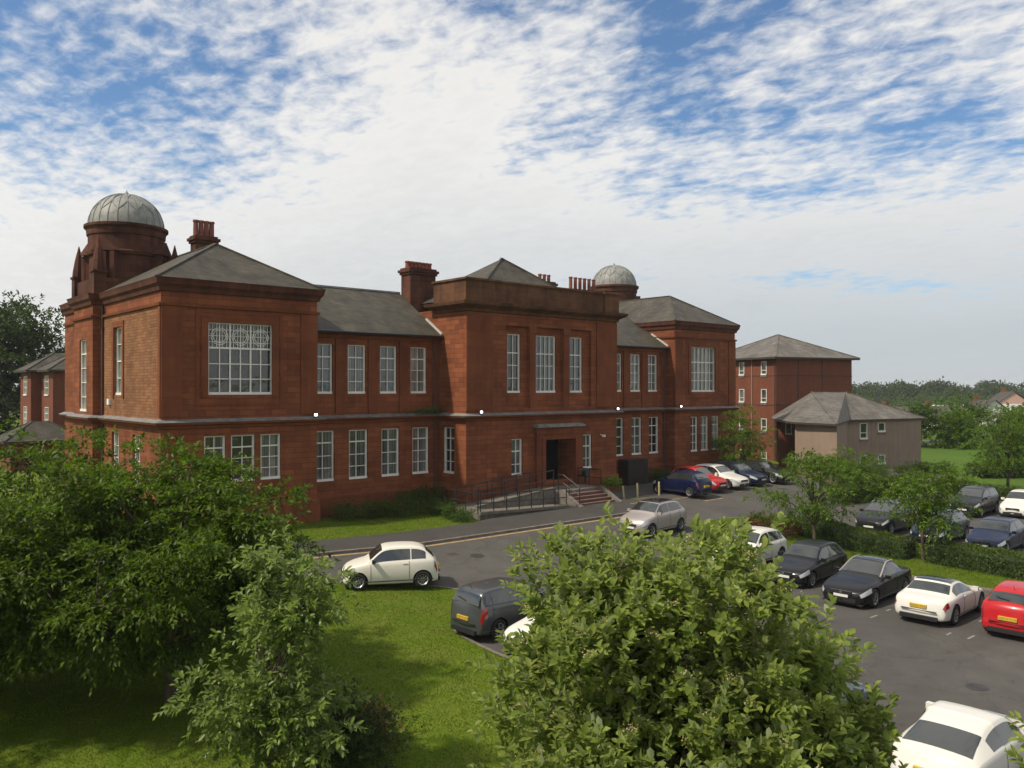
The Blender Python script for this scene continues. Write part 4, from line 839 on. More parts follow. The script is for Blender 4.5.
def tree(name, loc, label, group, lobes, seed, nodes=120, per=22, spread=.42, flat=.6, slen=.3, nleaf=9, lsize=.1, wr=.5, m=None, big=False,
         trunk_r=.12, trunk_h=None, droop=0.0, up=.4, lean=(0, 0), bark=BARK, limbs=26, kind=None, cat='tree', shell=.45, blossom=0, ragged=.12, fork=.25):
    """trunk with curved limbs that run to clumps; each clump is a spray of leafy shoots.  lobes are in tree space"""
    rng = np.random.default_rng(seed); o = empty(name, loc, label, cat, group)
    npos, nout, nr_ = sample_lobes(rng, lobes, nodes, shell)
    # uneven outline: push clumps in and out
    npos += nout*np.clip(rng.normal(size=(nodes, 1)), -2, 1.1)*ragged*np.mean([l[3] for l in lobes])
    top = max(l[2] for l in lobes); th = trunk_h or top*.75
    tp = [Vector((lean[0]*f+.05*math.sin(3*f+seed), lean[1]*f+.05*math.cos(4*f+seed), th*f)) for f in np.linspace(0, 1, 7)]
    b = MB(); b.tube(tp, [trunk_r*(1.25 if i == 0 else 1-.11*i) for i in range(7)], 9)
    order = rng.choice(nodes, min(limbs, nodes), replace=False); ends = []
    for i in order:
        e = Vector(npos[i]); f = min(.97, max(fork, (e.z*.55)/max(th, .1)*rng.uniform(.7, 1.1))); s = tp[0].lerp(tp[-1], f) if False else Vector((lean[0]*f+.05*math.sin(3*f+seed), lean[1]*f+.05*math.cos(4*f+seed), th*f))
        mid = s.lerp(e, .5)+Vector((rng.normal()*.08, rng.normal()*.08, (e-s).length*rng.uniform(.04, .16)))
        pts = [s, s.lerp(mid, .5)+Vector((0, 0, .02)), mid, mid.lerp(e, .55), e]; r0 = trunk_r*(.5-.25*f)*rng.uniform(.8, 1.2)
        b.tube(pts, [r0, r0*.8, r0*.6, r0*.4, r0*.2], 5, cap=False); ends.append((pts, r0))
    for i in range(nodes):      # twigs from the nearest limb point to every clump
        e = Vector(npos[i]); bp = None; bd = 1e9
        for pts, r0 in ends:
            for p in pts[2:]:
                q = (p-e).length
                if q < bd: bd = q; bp = p
        if bp is not None and .05 < bd < 3.0: b.tube([bp, bp.lerp(e, .5)+Vector((0, 0, .03)), e], [max(.008, trunk_r*.1), max(.006, trunk_r*.07), .004], 4, cap=False)
    tr = b.build('trunk', bark, o)
    # sprays
    n = nodes*per; ci = np.repeat(np.arange(nodes), per); off = rng.normal(size=(n, 3))*np.array([spread, spread, spread*flat])
    pos = npos[ci]+off*rng.uniform(.55, 1.25, nodes)[ci][:, None]
    dr = unit(unit(off)*.8+nout[ci]*.55+np.array([0, 0, up])+rng.normal(size=(n, 3))*.25)
    V, F = sprigs(rng, pos, dr, slen*rng.uniform(.6, 1.3, n), nleaf, lsize, wr, big, droop=droop)
    c = np_mesh('crown', V, F, m, o)
    if blossom:
        k = rng.choice(n, blossom, replace=False); k = k[np.argsort(-(nout[ci[k]][:, 2]+nr_[ci[k]]))]; bp = pos[k]+dr[k]*slen*1.0; q = 26
        bb = np.repeat(bp, q, 0)+rng.normal(size=(len(bp)*q, 3))*np.array([.045, .045, .016]); V, F = leaf_arrays(bb, rng.normal(size=bb.shape)+np.array([0, 0, .6]), rng.normal(size=bb.shape), np.full(len(bb), .022), .9)
        np_mesh('blossom', V, F, leafmat('blossom_clusters', (.40, .31, .17), (.28, .26, .10), trans=.15), o)
    return o
LEAF_CHERRY = leafmat('cherry_leaves', (.038, .070, .005), (.092, .138, .011), trans=.38, rough=.5, spec=.25)
LEAF_WBEAM = leafmat('whitebeam_leaves', (.090, .135, .020), (.23, .27, .058), back=(.25, .28, .15), trans=.36, rough=.5, spec=.25)
LEAF_PALE = leafmat('pale_bush_leaves', (.080, .135, .016), (.155, .205, .036), back=(.20, .24, .12), trans=.34, rough=.42, spec=.4)
LEAF_PARK = leafmat('car_park_tree_leaves', (.054, .100, .009), (.105, .160, .016), trans=.4, rough=.5, spec=.25)
LEAF_DARK = leafmat('dark_leaves', (.026, .046, .010), (.05, .075, .015), trans=.2, rough=.6, spec=.2)
LEAF_MID = leafmat('mid_green_leaves', (.042, .078, .013), (.075, .118, .02), trans=.25, rough=.6, spec=.2)
LEAF_HEDGE = leafmat('hedge_leaves', (.042, .072, .008), (.078, .115, .013), trans=.22, rough=.55, spec=.25)
LEAF_RED = leafmat('purple_shrub_leaves', (.07, .018, .012), (.12, .035, .018), trans=.25, rough=.5, spec=.3)

Z0 = zg(-20)
tree('cherry_tree', (-5.2, -17.0, Z0), 'large dense green tree on the lawn in front of the left building corner', 'big trees on the left lawn',
     [(0, 0, 3.6, 2.9, 2.9, 2.1), (1.6, 1.0, 3.5, 2.1, 2.0, 1.7), (-1.4, -.8, 3.0, 2.2, 2.2, 1.3), (1.3, -1.2, 2.8, 1.7, 1.6, 1.1), (-.5, 1.3, 5.0, 1.5, 1.5, 1.1), (2.6, .7, 2.5, 1.4, 1.4, 1.1), (1.0, -1.8, 4.2, .9, .9, 1.2), (-.3, 1.6, 5.8, .6, .7, .8), (1.4, 1.0, 5.3, .6, .6, .7), (-2.2, 1.5, 5.3, .7, .7, .8)], 11,
     nodes=260, per=22, spread=.26, flat=.40, slen=.42, nleaf=10, lsize=.165, ragged=.28, wr=.48, m=LEAF_CHERRY, trunk_r=.17, droop=.55, up=.15, limbs=44, shell=.33)
tree('cherry_tree', (-8.6, -14.2, Z0), 'second dense green cherry tree behind the first, cut by the left edge of the picture', 'big trees on the left lawn',
     [(0, 0, 3.6, 3.3, 3.3, 2.3), (1.9, 1.4, 3.9, 2.2, 2.2, 1.9), (-1.5, -1.5, 3.0, 2.4, 2.4, 1.6), (1.5, -1.7, 2.9, 2.0, 2.0, 1.4), (2.9, 2.0, 3.4, 1.5, 1.5, 1.6), (0, -2.2, 3.4, 1.9, 1.9, 1.5), (3.2, 1.6, 5.4, .7, .7, 1.0), (.6, .5, 6.1, .8, .8, .8)], 12,
     nodes=260, per=22, spread=.28, flat=.40, slen=.44, nleaf=9, lsize=.17, ragged=.28, wr=.48, m=LEAF_CHERRY, trunk_r=.18, droop=.55, up=.15, limbs=40, shell=.33)
tree('shadow_caster_tree', (-14.5, -21.5, Z0), 'unseen tall tree added beyond the left edge of the picture to shade the lawn', 'big trees on the left lawn',  # out-of-view tree, added so its shadow darkens the lower left lawn
     [(0, 0, 5.2, 3.2, 3.6, 3.0), (.5, 1, 3.5, 2.8, 3.2, 2.0)], 13, nodes=140, per=16, spread=.5, flat=.6, slen=.35, nleaf=7, lsize=.17, wr=.5, m=LEAF_CHERRY, trunk_r=.2, limbs=20, shell=.33)
tree('whitebeam_tree', (-5.55, -23.0, Z0), 'smaller loose tree with pale glossy leaves standing in front of the dense cherry trees', None,
     [(.3, 0, 3.9, .7, .7, 1.0), (.2, 0, 3.0, .9, .9, .9), (-.5, .35, 2.0, .9, .85, .7), (.45, -.35, 1.9, .85, .8, .6), (-.1, -.2, 1.2, .7, .7, .4), (.75, -.2, 3.6, .6, .6, .6), (.8, -.9, 1.4, .4, .4, .3)], 21,
     nodes=125, per=8, spread=.19, flat=.7, slen=.26, nleaf=9, lsize=.155, wr=.5, m=LEAF_PALE, big=True, trunk_r=.07, up=.15, droop=.3, limbs=34, shell=.4)
tree('whitebeam_tree', (-4.4, -31.6, Z0), 'leafy foreground tree with upright pale green shoots and tan flower clusters, hiding parked cars', None,
     [(0, 0, 3.6, 1.95, 1.95, 1.9), (0, 0, 4.9, 1.25, 1.25, 1.1), (-.5, .45, 3.9, .95, .95, 1.1), (.65, -.7, 4.05, 1.15, 1.15, 1.05), (0, 0, 2.4, 2.15, 2.15, 1.5), (-.75, .66, 5.3, .6, .6, .65), (.25, -.1, 5.15, .6, .6, .5), (1.3, -1.1, 3.0, .95, .95, 1.0), (1.0, -.9, 4.0, .7, .7, .7), (1.9, -1.6, 2.0, .9, .9, .9)], 31,
     nodes=480, per=14, spread=.18, flat=.8, slen=.22, nleaf=10, lsize=.130, wr=.6, ragged=.22, m=LEAF_WBEAM, big=True, trunk_r=.10, up=.75, limbs=60, shell=.32, blossom=800)
tree('whitebeam_tree', (-2.28, -36.2, Z0), 'pale leafy shoots of another tree cut by the right bottom corner of the picture', None,
     [(0, 0, 3.3, 1.25, 1.25, 1.6), (-.2, .2, 4.3, .75, .75, .9), (-.75, .65, 2.9, .55, .55, .6), (-.45, .45, 3.9, .5, .5, .6)], 32, nodes=230, per=11, spread=.17, flat=.8, slen=.18, nleaf=10, lsize=.118, wr=.56, m=LEAF_WBEAM, big=True, trunk_r=.07, up=.7, limbs=30, blossom=60)
# car park trees, layered crowns
def layered(loc, label, w, z0, z1, seed, n=5, m=LEAF_PARK, nodes=62, per=10, ls=.18, tr=.08, grp='young trees in the car park verge', name='young_tree', stretch=1.0):
    rng = random.Random(seed); lb = []
    for i in range(n):
        f = i/(n-1); z = z0+(z1-z0)*f; r = w*(.62+.38*math.sin(math.pi*(.25+.6*f)))*(1 if i else .8)*(1-.45*max(0, f-.6)/.4)
        lb.append((rng.uniform(-.3, .3)*w*.5, rng.uniform(-.3, .3)*w*.5, z, r, r, (z1-z0)/n*.45))
    return tree(name, loc, label, grp, lb, seed, nodes=nodes, per=per, spread=.36*w/2.4, flat=.2, slen=.34, nleaf=8, lsize=ls, wr=.5, m=m, trunk_r=tr, trunk_h=z1*.93, droop=.3, up=0, limbs=30, shell=.5)
layered((25.3, -17.0, zg(-17)), 'young tree with wide flat leaf layers at the left part of the clipped hedge', 2.6, 1.7, 4.3, 41)
layered((26.0, -21.9, zg(-21.9)), 'young tree with a thin straight trunk rising from the gap in the clipped hedge', 2.2, 1.9, 4.1, 42)
layered((41.4, -2.4, 0), 'young tree against the right end of the sandstone building behind the dark parked car', 2.3, 1.3, 4.8, 43, n=6, nodes=85, grp='trees round the building end')
layered((54.5, -16.0, -1.1), 'spreading tree on the field edge above the black estate car', 3.0, 2.2, 5.6, 44, n=5, nodes=110, ls=.2, tr=.12, grp='trees on the field edge')
layered((40.5, -11.0, zg(-11)), 'broad low tree in front of the grey rendered block', 2.4, 1.2, 2.9, 45, n=4, nodes=55, ls=.18, grp='trees round the building end')
# big trees behind the far left building
tree('tall_tree', (4.5, 71, -1), 'tall dark broad tree at the left edge behind the distant brick flats', 'tall trees behind the distant brick flats',
     [(0, 0, 9, 7, 7, 6), (2, 0, 14, 6, 6, 3.5), (-2, -2, 12, 6, 6, 5), (4, 0, 11.5, 3, 3, 2), (-5, 0, 8, 6, 6, 6)], 51, nodes=260, per=16, spread=.9, flat=.5, slen=.7, nleaf=6, lsize=.5, wr=.6, m=LEAF_DARK, trunk_r=.5, limbs=40, shell=.4)
tree('tall_tree', (13.5, 66, -1), 'dark open crowned tree between the broad tree and the domed tower', 'tall trees behind the distant brick flats',
     [(0, 0, 10.6, 4.6, 4.6, 1.6), (1.5, 0, 12.2, 3.2, 3.2, 1.3), (-2.5, 0, 9.0, 3, 3, 1.6), (3, 0, 8.5, 4, 4, 2)], 52, nodes=130, per=15, spread=.7, flat=.4, slen=.6, nleaf=6, lsize=.42, wr=.6, m=LEAF_DARK, trunk_r=.32, limbs=26, shell=.5)
# hedges and shrubs
def leafy_box(name, pts, w, h, label, seed, m=LEAF_HEDGE, dens=260, ls=.06, cat='hedge', grp=None, base=True, rnd=.0):
    """clipped hedge: a woody core with a skin of small leaves, along a path"""
    rng = np.random.default_rng(seed); p = smooth2(pts, 1) if len(pts) > 2 else [Vector(q) for q in pts]; p = resample(p, .5)
    o = empty(name, (p[0].x, p[0].y, zg(p[0].y)), label, cat, grp); b = MB(); vs = []; ll = 0
    for i, q in enumerate(p):
        d = (p[min(i+1, len(p)-1)]-p[max(i-1, 0)]).normalized(); n_ = Vector((d.y, -d.x)); k = .82
        for (s, z) in ((-1, 0), (-1, h*k), (1, h*k), (1, 0)):
            v = q+n_*s*w/2*.82; vs.append((v.x-p[0].x, v.y-p[0].y, zg(v.y)+z-zg(p[0].y)))
        if i: ll += (p[i]-p[i-1]).length
    fs = []
    for i in range(len(p)-1):
        for k in range(3): fs.append((4*i+k, 4*i+k+1, 4*i+k+5, 4*i+k+4))
    fs += [(0, 3, 2, 1), tuple(4*(len(p)-1)+k for k in range(4))]; b.add(vs, fs); b.build('stems', plain('hedge_core', (.022, .042, .009), 1.0, noise=.5, nscale=9), o)
    cum = np.array([(q.x, q.y) for q in p]); ls *= 1.35; N = int(ll*(w+2*h)*dens*1.7)
    s = np.clip(rng.uniform(-.35, len(p)-.65, N), 0, len(p)-1.001); i0 = s.astype(int); f = (s-i0)[:, None]; q = cum[i0]*(1-f)+cum[i0+1]*f
    d = unit(cum[i0+1]-cum[i0]); nn = np.stack([d[:, 1], -d[:, 0]], 1); u = rng.uniform(-(h), w+h, N)
    lat = np.clip(u, 0, w)/w*2-1; z = np.where(u < 0, h+u, np.where(u > w, h-(u-w), h))
    lump = .05*np.sin(q[:, 0]*2.1+seed)*np.cos(q[:, 1]*1.7)+.03*np.sin(q[:, 1]*5+u*3)
    xy = q+nn*(lat*w/2*(1+lump)[:, None].T).T.reshape(-1, 1) if False else q+nn*(lat*w/2+np.sign(lat)*lump)[:, None]
    en = (s <= 0) | (s >= len(p)-1.0011); u = np.where(en, rng.uniform(0, w, N), u); lat = np.where(en, u/w*2-1, lat); xy = np.where(en[:, None], q+nn*(lat*w/2)[:, None]+d*np.where(s <= 0, -.08, .08)[:, None], xy); z = np.where(en, rng.uniform(0, h, N), z)
    zz = z+np.where((u >= 0) & (u <= w), lump, 0)+rng.normal(size=N)*.025
    zz = zz-rnd*h*np.abs(lat)**3
    P_ = np.stack([xy[:, 0]-p[0].x, xy[:, 1]-p[0].y, zz+np.array([zg(t) for t in xy[:, 1]])-zg(p[0].y)], 1)
    out = np.stack([nn[:, 0]*lat, nn[:, 1]*lat, np.where((u >= 0) & (u <= w), 1.0, .25)], 1)
    V, F = leaf_arrays(P_, out+rng.normal(size=(N, 3))*.8, rng.normal(size=(N, 3))+out, ls*rng.uniform(.7, 1.4, N), .6)
    np_mesh('leaves', V, F, m, o); return o
def shrub_row(pts, w, h, label, seed, m):
    L = [Vector(q) for q in pts]; n = max(3, int(sum((c-a).length for a, c in zip(L[:-1], L[1:]))/.8)); P = resample(L, .8); c = P[len(P)//2]; rr = random.Random(seed)
    lb = [(p.x-c.x, p.y-c.y, h*rr.uniform(.35, .5), w*.5*rr.uniform(.8, 1.1), w*.5*rr.uniform(.8, 1.1), h*rr.uniform(.42, .6)) for p in P]
    return tree('shrub', (c.x, c.y, zg(c.y)), label, None, lb, seed, nodes=22*len(P), per=14, spread=.16, flat=.8, slen=.16, nleaf=8, lsize=.085, wr=.5, m=m, trunk_r=.04, limbs=10, cat='shrub', shell=.4)
leafy_box('hedge', [(27.0, -15.6), (26.2, -18.5), (25.9, -21.3)], 1.35, .95, 'clipped green hedge to the left of the thin tree trunk, behind the black cars', 61, grp='clipped hedges in the car park verge')
leafy_box('hedge', [(26.1, -22.3), (25.6, -26), (25.3, -31), (25.1, -36)], 1.35, .95, 'clipped green hedge right of the thin tree trunk, behind the white roadster', 62, grp='clipped hedges in the car park verge')
shrub_row([(24.9, -14.0), (25.6, -15.4)], 1.3, .85, 'dark reddish shrub at the left end of the clipped hedge', 63, LEAF_RED)
shrub_row([(26.2, -13.2), (27.2, -14.9)], 1.2, .8, 'rounded green shrub beside the dark reddish one in the verge', 64, LEAF_HEDGE)
leafy_box('hedge', [(37.5, -11.9), (43, -12.2), (48.6, -12.2)], 1.2, 1.0, 'low hedge along the far side of the second parking row', 65, ls=.10, dens=140)
leafy_box('hedge', [(49.9, -13), (50.6, -19), (50.6, -26)], 1.1, .8, 'hedge between the dark estate car and the field', 66, ls=.10, dens=130)
leafy_box('hedge', [(60, -11.6), (66, -13.9), (76, -16.4)], 1.2, .9, 'distant dark hedge at the near edge of the field', 67, ls=.2, dens=40)
shrub_row([(46.2, -9.8), (50.5, -8.4)], 1.6, 1.2, 'bushy shrubs against the left wall of the grey rendered block', 68, LEAF_MID)
shrub_row([(55.5, -7.8), (60.5, -9.8)], 1.4, .75, 'bushy shrubs under the right hand windows of the grey rendered block', 69, LEAF_MID)
shrub_row([(8.9, -.2), (11.4, -1.2), (13.7, -1.5)], 1.9, .75, 'low spreading shrubs on the grass under the left wing windows', 70, LEAF_HEDGE)
shrub_row([(13.0, .1), (15.2, .1)], 1.2, 1.35, 'taller shrub climbing the wall left of the access ramp', 71, LEAF_MID)
shrub_row([(13.2, -4.6), (13.5, -2.6)], 1.0, .55, 'small clump of shrub at the left end of the access ramp', 72, LEAF_MID)
shrub_row([(34.2, .1), (36.4, -.2)], 1.3, .8, 'low green shrub between the bin store and the parked cars', 73, LEAF_HEDGE)
leafy_box('hedge', [(-12, 44), (-3, 47)], 2.5, 3.0, 'green hedge at the far left behind the cherry trees', 74, ls=.3, dens=25, m=LEAF_MID)
leafy_box('hedge', [(-8, 58), (6, 74)], 3, 3.2, 'bright green bank of bushes behind the gazebo', 75, ls=.35, dens=20, m=LEAF_PARK)
def bush(loc, label, r, seed, m, ls=.07, n=60, per=14, cat='shrub', tr=.03, z=None, name='shrub'):
    return tree(name, loc, label, None, [(0, 0, z or r[2]*.9, *r)], seed, nodes=n, per=per, spread=r[0]*.22, flat=.8, slen=.16, nleaf=8, lsize=ls, wr=.5, m=m, trunk_r=tr, limbs=12, cat=cat, shell=.5)
bush((-3.9, -22.6, zg(-22)), 'low dark bush on the lawn at the foot of the pale leaved tree', (1.15, 1.3, .75), 81, LEAF_DARK, n=110, ls=.09)
bush((-2.9, -22.2, zg(-22)), 'small clump of dark red foliage beside the low dark bush on the lawn', (.5, .5, .45), 82, LEAF_RED, n=26, ls=.08)
bush((24.6, -4.4, 0.1), 'small round yellow green bush on a short stem at the foot of the steps', (.42, .42, .3), 83, LEAF_PARK, n=30, z=.95)
# moss and weeds in the gutter above the string course
rng = np.random.default_rng(5); N = 900
P_ = np.stack([14.9+rng.normal(size=N)*.75, .55+rng.normal(size=N)*.12, 5.28+np.abs(rng.normal(size=N))*.13], 1)
V, F = leaf_arrays(P_, rng.normal(size=(N, 3))+np.array([0, -.3, 1]), rng.normal(size=(N, 3)), rng.uniform(.05, .12, N), .5); o = np_mesh('ledge_weeds', V, F, LEAF_MID); tag(o, 'green weeds growing on the ledge above the left wing ground floor windows', 'weeds', kind='stuff')
# lawn blades near the camera
def blades(x0, x1, y0, y1, n, seed, test=None, h=(.025, .052), w=.45):
    rng = np.random.default_rng(seed); x = rng.uniform(x0, x1, n); y = rng.uniform(y0, y1, n)
    if test is not None: k = test(x, y); x, y = x[k], y[k]
    z = np.array([zg(t) for t in y]); P_ = np.stack([x, y, z], 1); m_ = len(x)
    V, F = leaf_arrays(P_, rng.normal(size=(m_, 3))*.55+np.array([0, 0, 1.0]), rng.normal(size=(m_, 3)), rng.uniform(*h, m_), w, curl=.3); return V, F
def inside(poly, x, y):
    r = np.zeros(len(x), bool); n = len(poly)
    for i in range(n):
        x0, y0 = poly[i]; x1, y1 = poly[(i+1) % n]; c = ((y0 > y) != (y1 > y)) & (x < (x1-x0)*(y-y0)/((y1-y0) if y1 != y0 else 1e-9)+x0); r ^= c
    return r
def lawn_in(x, y): return ~inside(asph, x, y) & (x < 6.2)
BL = leafmat('grass_blades', (.075, .135, .008), (.125, .185, .014), trans=.4, rough=.6, spec=.12)
def patchy(m):
    nt = m.node_tree; L = nt.links; bs = nt.nodes['Principled BSDF']; src = bs.inputs['Base Color'].links[0].from_socket
    tc = node(nt, 'ShaderNodeTexCoord'); n = node(nt, 'ShaderNodeTexNoise'); n.inputs['Scale'].default_value = .42; n.inputs['Detail'].default_value = 7; n.inputs['Roughness'].default_value = .68; L.new(tc.outputs['Object'], n.inputs['Vector'])
    mr = node(nt, 'ShaderNodeMapRange', interpolation_type='SMOOTHSTEP'); L.new(n.outputs['Fac'], mr.inputs[0]); mr.inputs[1].default_value = .46; mr.inputs[2].default_value = .68; mr.inputs[4].default_value = .45
    mx = node(nt, 'ShaderNodeMix', data_type='RGBA'); L.new(mr.outputs[0], mx.inputs[0]); L.new(src, mx.inputs[6]); mx.inputs[7].default_value = (.15, .175, .028, 1); L.new(mx.outputs[2], bs.inputs['Base Color'])
patchy(BL)
V1, F1 = blades(-13, 6, -31, -9, 230000, 7, lawn_in)
V2, F2 = blades(-6, 15, -6.0, 0, 60000, 8, lambda x, y: ~inside(asph, x, y))
V3, F3 = blades(22, 30.4, -34, -11.2, 110000, 9, lambda x, y: inside(isl, x, y))
V3[:, 2] += .09
V = np.concatenate([V1, V2, V3]); F = np.concatenate([F1, F2+len(V1), F3+len(V1)+len(V2)])
o = np_mesh('grass', V, F, BL); tag(o, 'short mown grass blades on the lawns and verge', 'grass', kind='stuff')

# ------------------------------------------------------------------ far landscape
def far_trees(n, seed, xs, ys, hs, name, label, m, per=130, ls=1.0):
    rng = np.random.default_rng(seed); VV = []; FF = []; b = 0
    for i in range(n):
        x = rng.uniform(*xs) if not callable(xs) else xs(i); y = rng.uniform(*ys) if not callable(ys) else ys(i); h = rng.uniform(*hs)
        # camera frame (right, forward) -> site axes
        d = np.array([x+15.52, y-36.7]); t = d[0]*.7547+d[1]*.6561; v = -d[0]*.6561+d[1]*.7547
        w = h*rng.uniform(.32, .5); k = per; q = unit(rng.normal(size=(k, 3)))*rng.uniform(.5, 1, (k, 1))*np.array([w, w, h*.48]); q += rng.normal(size=(k, 3))*.35
        P_ = q+np.array([t, v, h*.52-1.3]); V, F = leaf_arrays(P_, q+rng.normal(size=(k, 3))*2, rng.normal(size=(k, 3))+q*.1, rng.uniform(.7, 1.3, k)*ls*h/9, .8)
        VV.append(V); FF.append(F+b); b += len(V)
    o = np_mesh(name, np.concatenate(VV), np.concatenate(FF), m); tag(o, label, 'woodland', kind='stuff'); return o
FAR1 = leafmat('far_wood_leaves', (.030, .048, .018), (.050, .072, .026), trans=.15, rough=.8, spec=.1)
far_trees(320, 91, (120, 420), (300, 460), (6.5, 11.5), 'far_wood', 'dark band of distant trees along the horizon at the right', FAR1, per=320, ls=.85)
far_trees(150, 92, (70, 260), (160, 290), (3.5, 7), 'middle_wood', 'mid green belt of trees between the field and the far houses', LEAF_MID, per=300, ls=.7)
far_trees(26, 93, (-160, -60), (180, 260), (6, 11), 'left_wood', 'distant trees behind the gazebo at the far left', FAR1, per=120, ls=1.3)
def cw(x, y): d = (x+15.52, y-36.7); return (d[0]*.7547+d[1]*.6561, -d[0]*.6561+d[1]*.7547)
rnd = random.Random(17)
for i, (x, y, h) in enumerate([(46, 94, 5.6), (49.5, 92, 4.8), (53, 97, 6.2), (57.5, 95, 5.2), (62, 99, 6.0), (66, 96, 5.4), (71, 102, 6.5)]):
    t, v = cw(x, y)
    tree('field_tree', (t, v, -1.1), ('leafy tree just right of the grey rendered block beyond the field', 'second leafy tree from the grey rendered block in the row beyond the field', 'tall middle tree of the row beyond the field', 'lower tree of the row beyond the field, right of its tall middle tree',
          'fifth leafy tree of the row beyond the field, counted from the grey rendered block', 'sixth leafy tree of the row beyond the field, counted from the grey rendered block', 'last tree of the row beyond the field, at the right edge of the picture')[i], 'row of trees beyond the field',
         [(0, 0, h*.55, h*.38, h*.38, h*.42), (h*.1, 0, h*.8, h*.25, h*.25, h*.2)], 100+i, nodes=60, per=12, spread=.55, flat=.7, slen=.5, nleaf=6, lsize=.34, wr=.6, m=(LEAF_MID, LEAF_PARK)[i % 2], trunk_r=.16, limbs=10, shell=.4)
HW = plain('white_render', (.62, .60, .56), .8, noise=.1)
def cottage(x, y, w, d, h, rz, label, rm=SLATE, wm=HW, name='house'):
    t, v = cw(x, y); o = empty(name, (t, v, -1.2), label, 'house', 'far houses behind the trees', rz=R(rz))
    hx = [(w*.2, w*.2+1.1, 1.0, 2.2), (w*.6, w*.6+1.1, 1.0, 2.2)]+([(w*.2, w*.2+1.1, 3.6, 4.8), (w*.6, w*.6+1.1, 3.6, 4.8)] if h > 5 else [])
    wall(o, (0, 0), (w, 0), -1, h, hx, wm, .1)
    for q in hx: window(o, (0, 0), (w, 0), q, [.5], [.5], PANE_DARK, .1)
    for a, c in (((w, 0), (w, d)), ((w, d), (0, d)), ((0, d), (0, 0))): wall(o, a, c, -1, h, [], wm)
    r = h+d*(.38 if rm is SLATE else .16)
    faces(o, 'gable', wm, [(0, 0, h), (0, d, h), (0, d/2, r), (w, 0, h), (w, d, h), (w, d/2, r)], [(0, 2, 1), (3, 4, 5)])
    faces(o, 'roof', rm, [(-.3, -.4, h-.1), (w+.3, -.4, h-.1), (w+.3, d/2, r+.12), (-.3, d/2, r+.12), (-.3, d+.4, h-.1), (w+.3, d+.4, h-.1)], [(0, 1, 2, 3), (3, 2, 5, 4)])
    b = MB(); b.box(w*.8, w*.8+.7, d/2-.35, d/2+.35, r-.3, r+.9)
    if rm is SLATE: b.build('chimney', BRICK, o)
    return o
PR = plain('pale_metal_roof', (.42, .42, .40), .5, noise=.1)
cottage(62, 148, 16, 8, 3.0, 20, 'long low building with a pale roof behind the grey rendered block', PR)
cottage(84, 160, 26, 8, 3.2, -20, 'long terrace with a pale roof behind the middle of the far tree belt', PR)
cottage(88, 146, 7, 6, 3.4, 50, 'white gabled house among the trees beyond the field')
cottage(76, 140, 6, 5, 2.8, 60, 'small white gabled house in front of the long terrace')
cottage(108, 172, 8, 7, 4.4, 35, 'taller house with a red chimney at the right edge beyond the field', SLATE, plain('pink_render', (.38, .24, .19), .8))
cottage(64, 128, 6, 6, 2.6, 70, 'white gabled cottage just right of the grey rendered block')
t, v = cw(47, 101); b = MB(); b.box(0, 14, 0, .3, -.6, 1.3); o = b.build('garden_wall', plain('grey_wall', (.2, .19, .18), .9, noise=.2)); o.location = (t, v, -1); o.rotation_euler = (0, 0, R(-40)); tag(o, 'plain grey boundary wall at the far side of the field', 'wall')

# ------------------------------------------------------------------ cars
def paint(name, col, metal=0.0, rough=.28):
    return plain('paint_'+name, col, rough, metal=metal, spec=.2, coat=.3)
GLASS = plain('car_glass', (.022, .026, .024), .04, spec=1.0, coat=.5)
TYRE = plain('tyre_rubber', (.012, .012, .012), .85)
ALLOY = plain('alloy_rim', (.42, .42, .41), .35, metal=.6)
CHROME = plain('chrome', (.75, .74, .72), .15, metal=1.0)
TRIM = plain('black_plastic_trim', (.015, .015, .016), .5)
HEADL = plain('headlamp_glass', (.38, .40, .40), .12, coat=1.0)
TAILL = plain('tail_lamp', (.20, .010, .010), .15, coat=1.0)
PLY = plain('yellow_plate', (.55, .36, .03), .5); PLW = plain('white_plate', (.62, .62, .58), .5)
# longitudinal outlines: (x/L from nose .5 to tail -.5, half width /W2, z low, z belt, z top, roof half width)
def prof_hatch(L, W, H, hood=.72, belt=.92, cowl=.20, rf=.02, rr=-.34, tail=-.46, nose=.46, rrz=.94):
    return [(.5, .62, .28, nose, nose+.03, .55), (.492, .78, .22, nose+.07, nose+.11, .70), (.465, .90, .18, hood-.10, hood-.05, .82), (.40, .965, .17, hood-.02, hood+.04, .86),
            (.30, 1.0, .16, hood+.06, hood+.13, .86), (cowl, 1.0, .16, belt-.06, belt+.02, .86), (rf+.04, 1.0, .16, belt-.01, H-.07, .72), (rf-.04, 1.0, .16, belt, H-.015, .70), (-.12, 1.0, .16, belt+.02, H, .69),
            (rr+.08, 1.0, .16, belt+.04, H*.985, .67), (rr, .985, .16, belt+.05, H*rrz, .65), (tail+.005, .93, .18, belt+.03, belt+.09, .76), (tail-.02, .90, .20, belt-.12, belt-.06, .78), (-.492, .86, .22, .56, .60, .76), (-.5, .80, .26, .44, .47, .70)]
def prof_mpv(L, W, H):
    return [(.5, .62, .28, .55, .58, .55), (.492, .78, .22, .62, .66, .70), (.465, .90, .18, .74, .78, .82), (.41, .965, .17, .84, .89, .86), (.33, 1.0, .16, .92, .99, .86), (.27, 1.0, .16, .95, 1.04, .86),
            (.08, 1.0, .16, .98, H-.08, .74), (.0, 1.0, .16, .99, H-.02, .72), (-.15, 1.0, .16, 1.01, H, .71), (-.34, 1.0, .16, 1.04, H*.985, .69), (-.43, .985, .16, 1.05, H*.95, .67), (-.475, .93, .18, 1.0, 1.03, .78), (-.485, .91, .20, .82, .86, .80),
            (-.497, .87, .22, .58, .62, .78), (-.5, .80, .26, .44, .47, .70)]
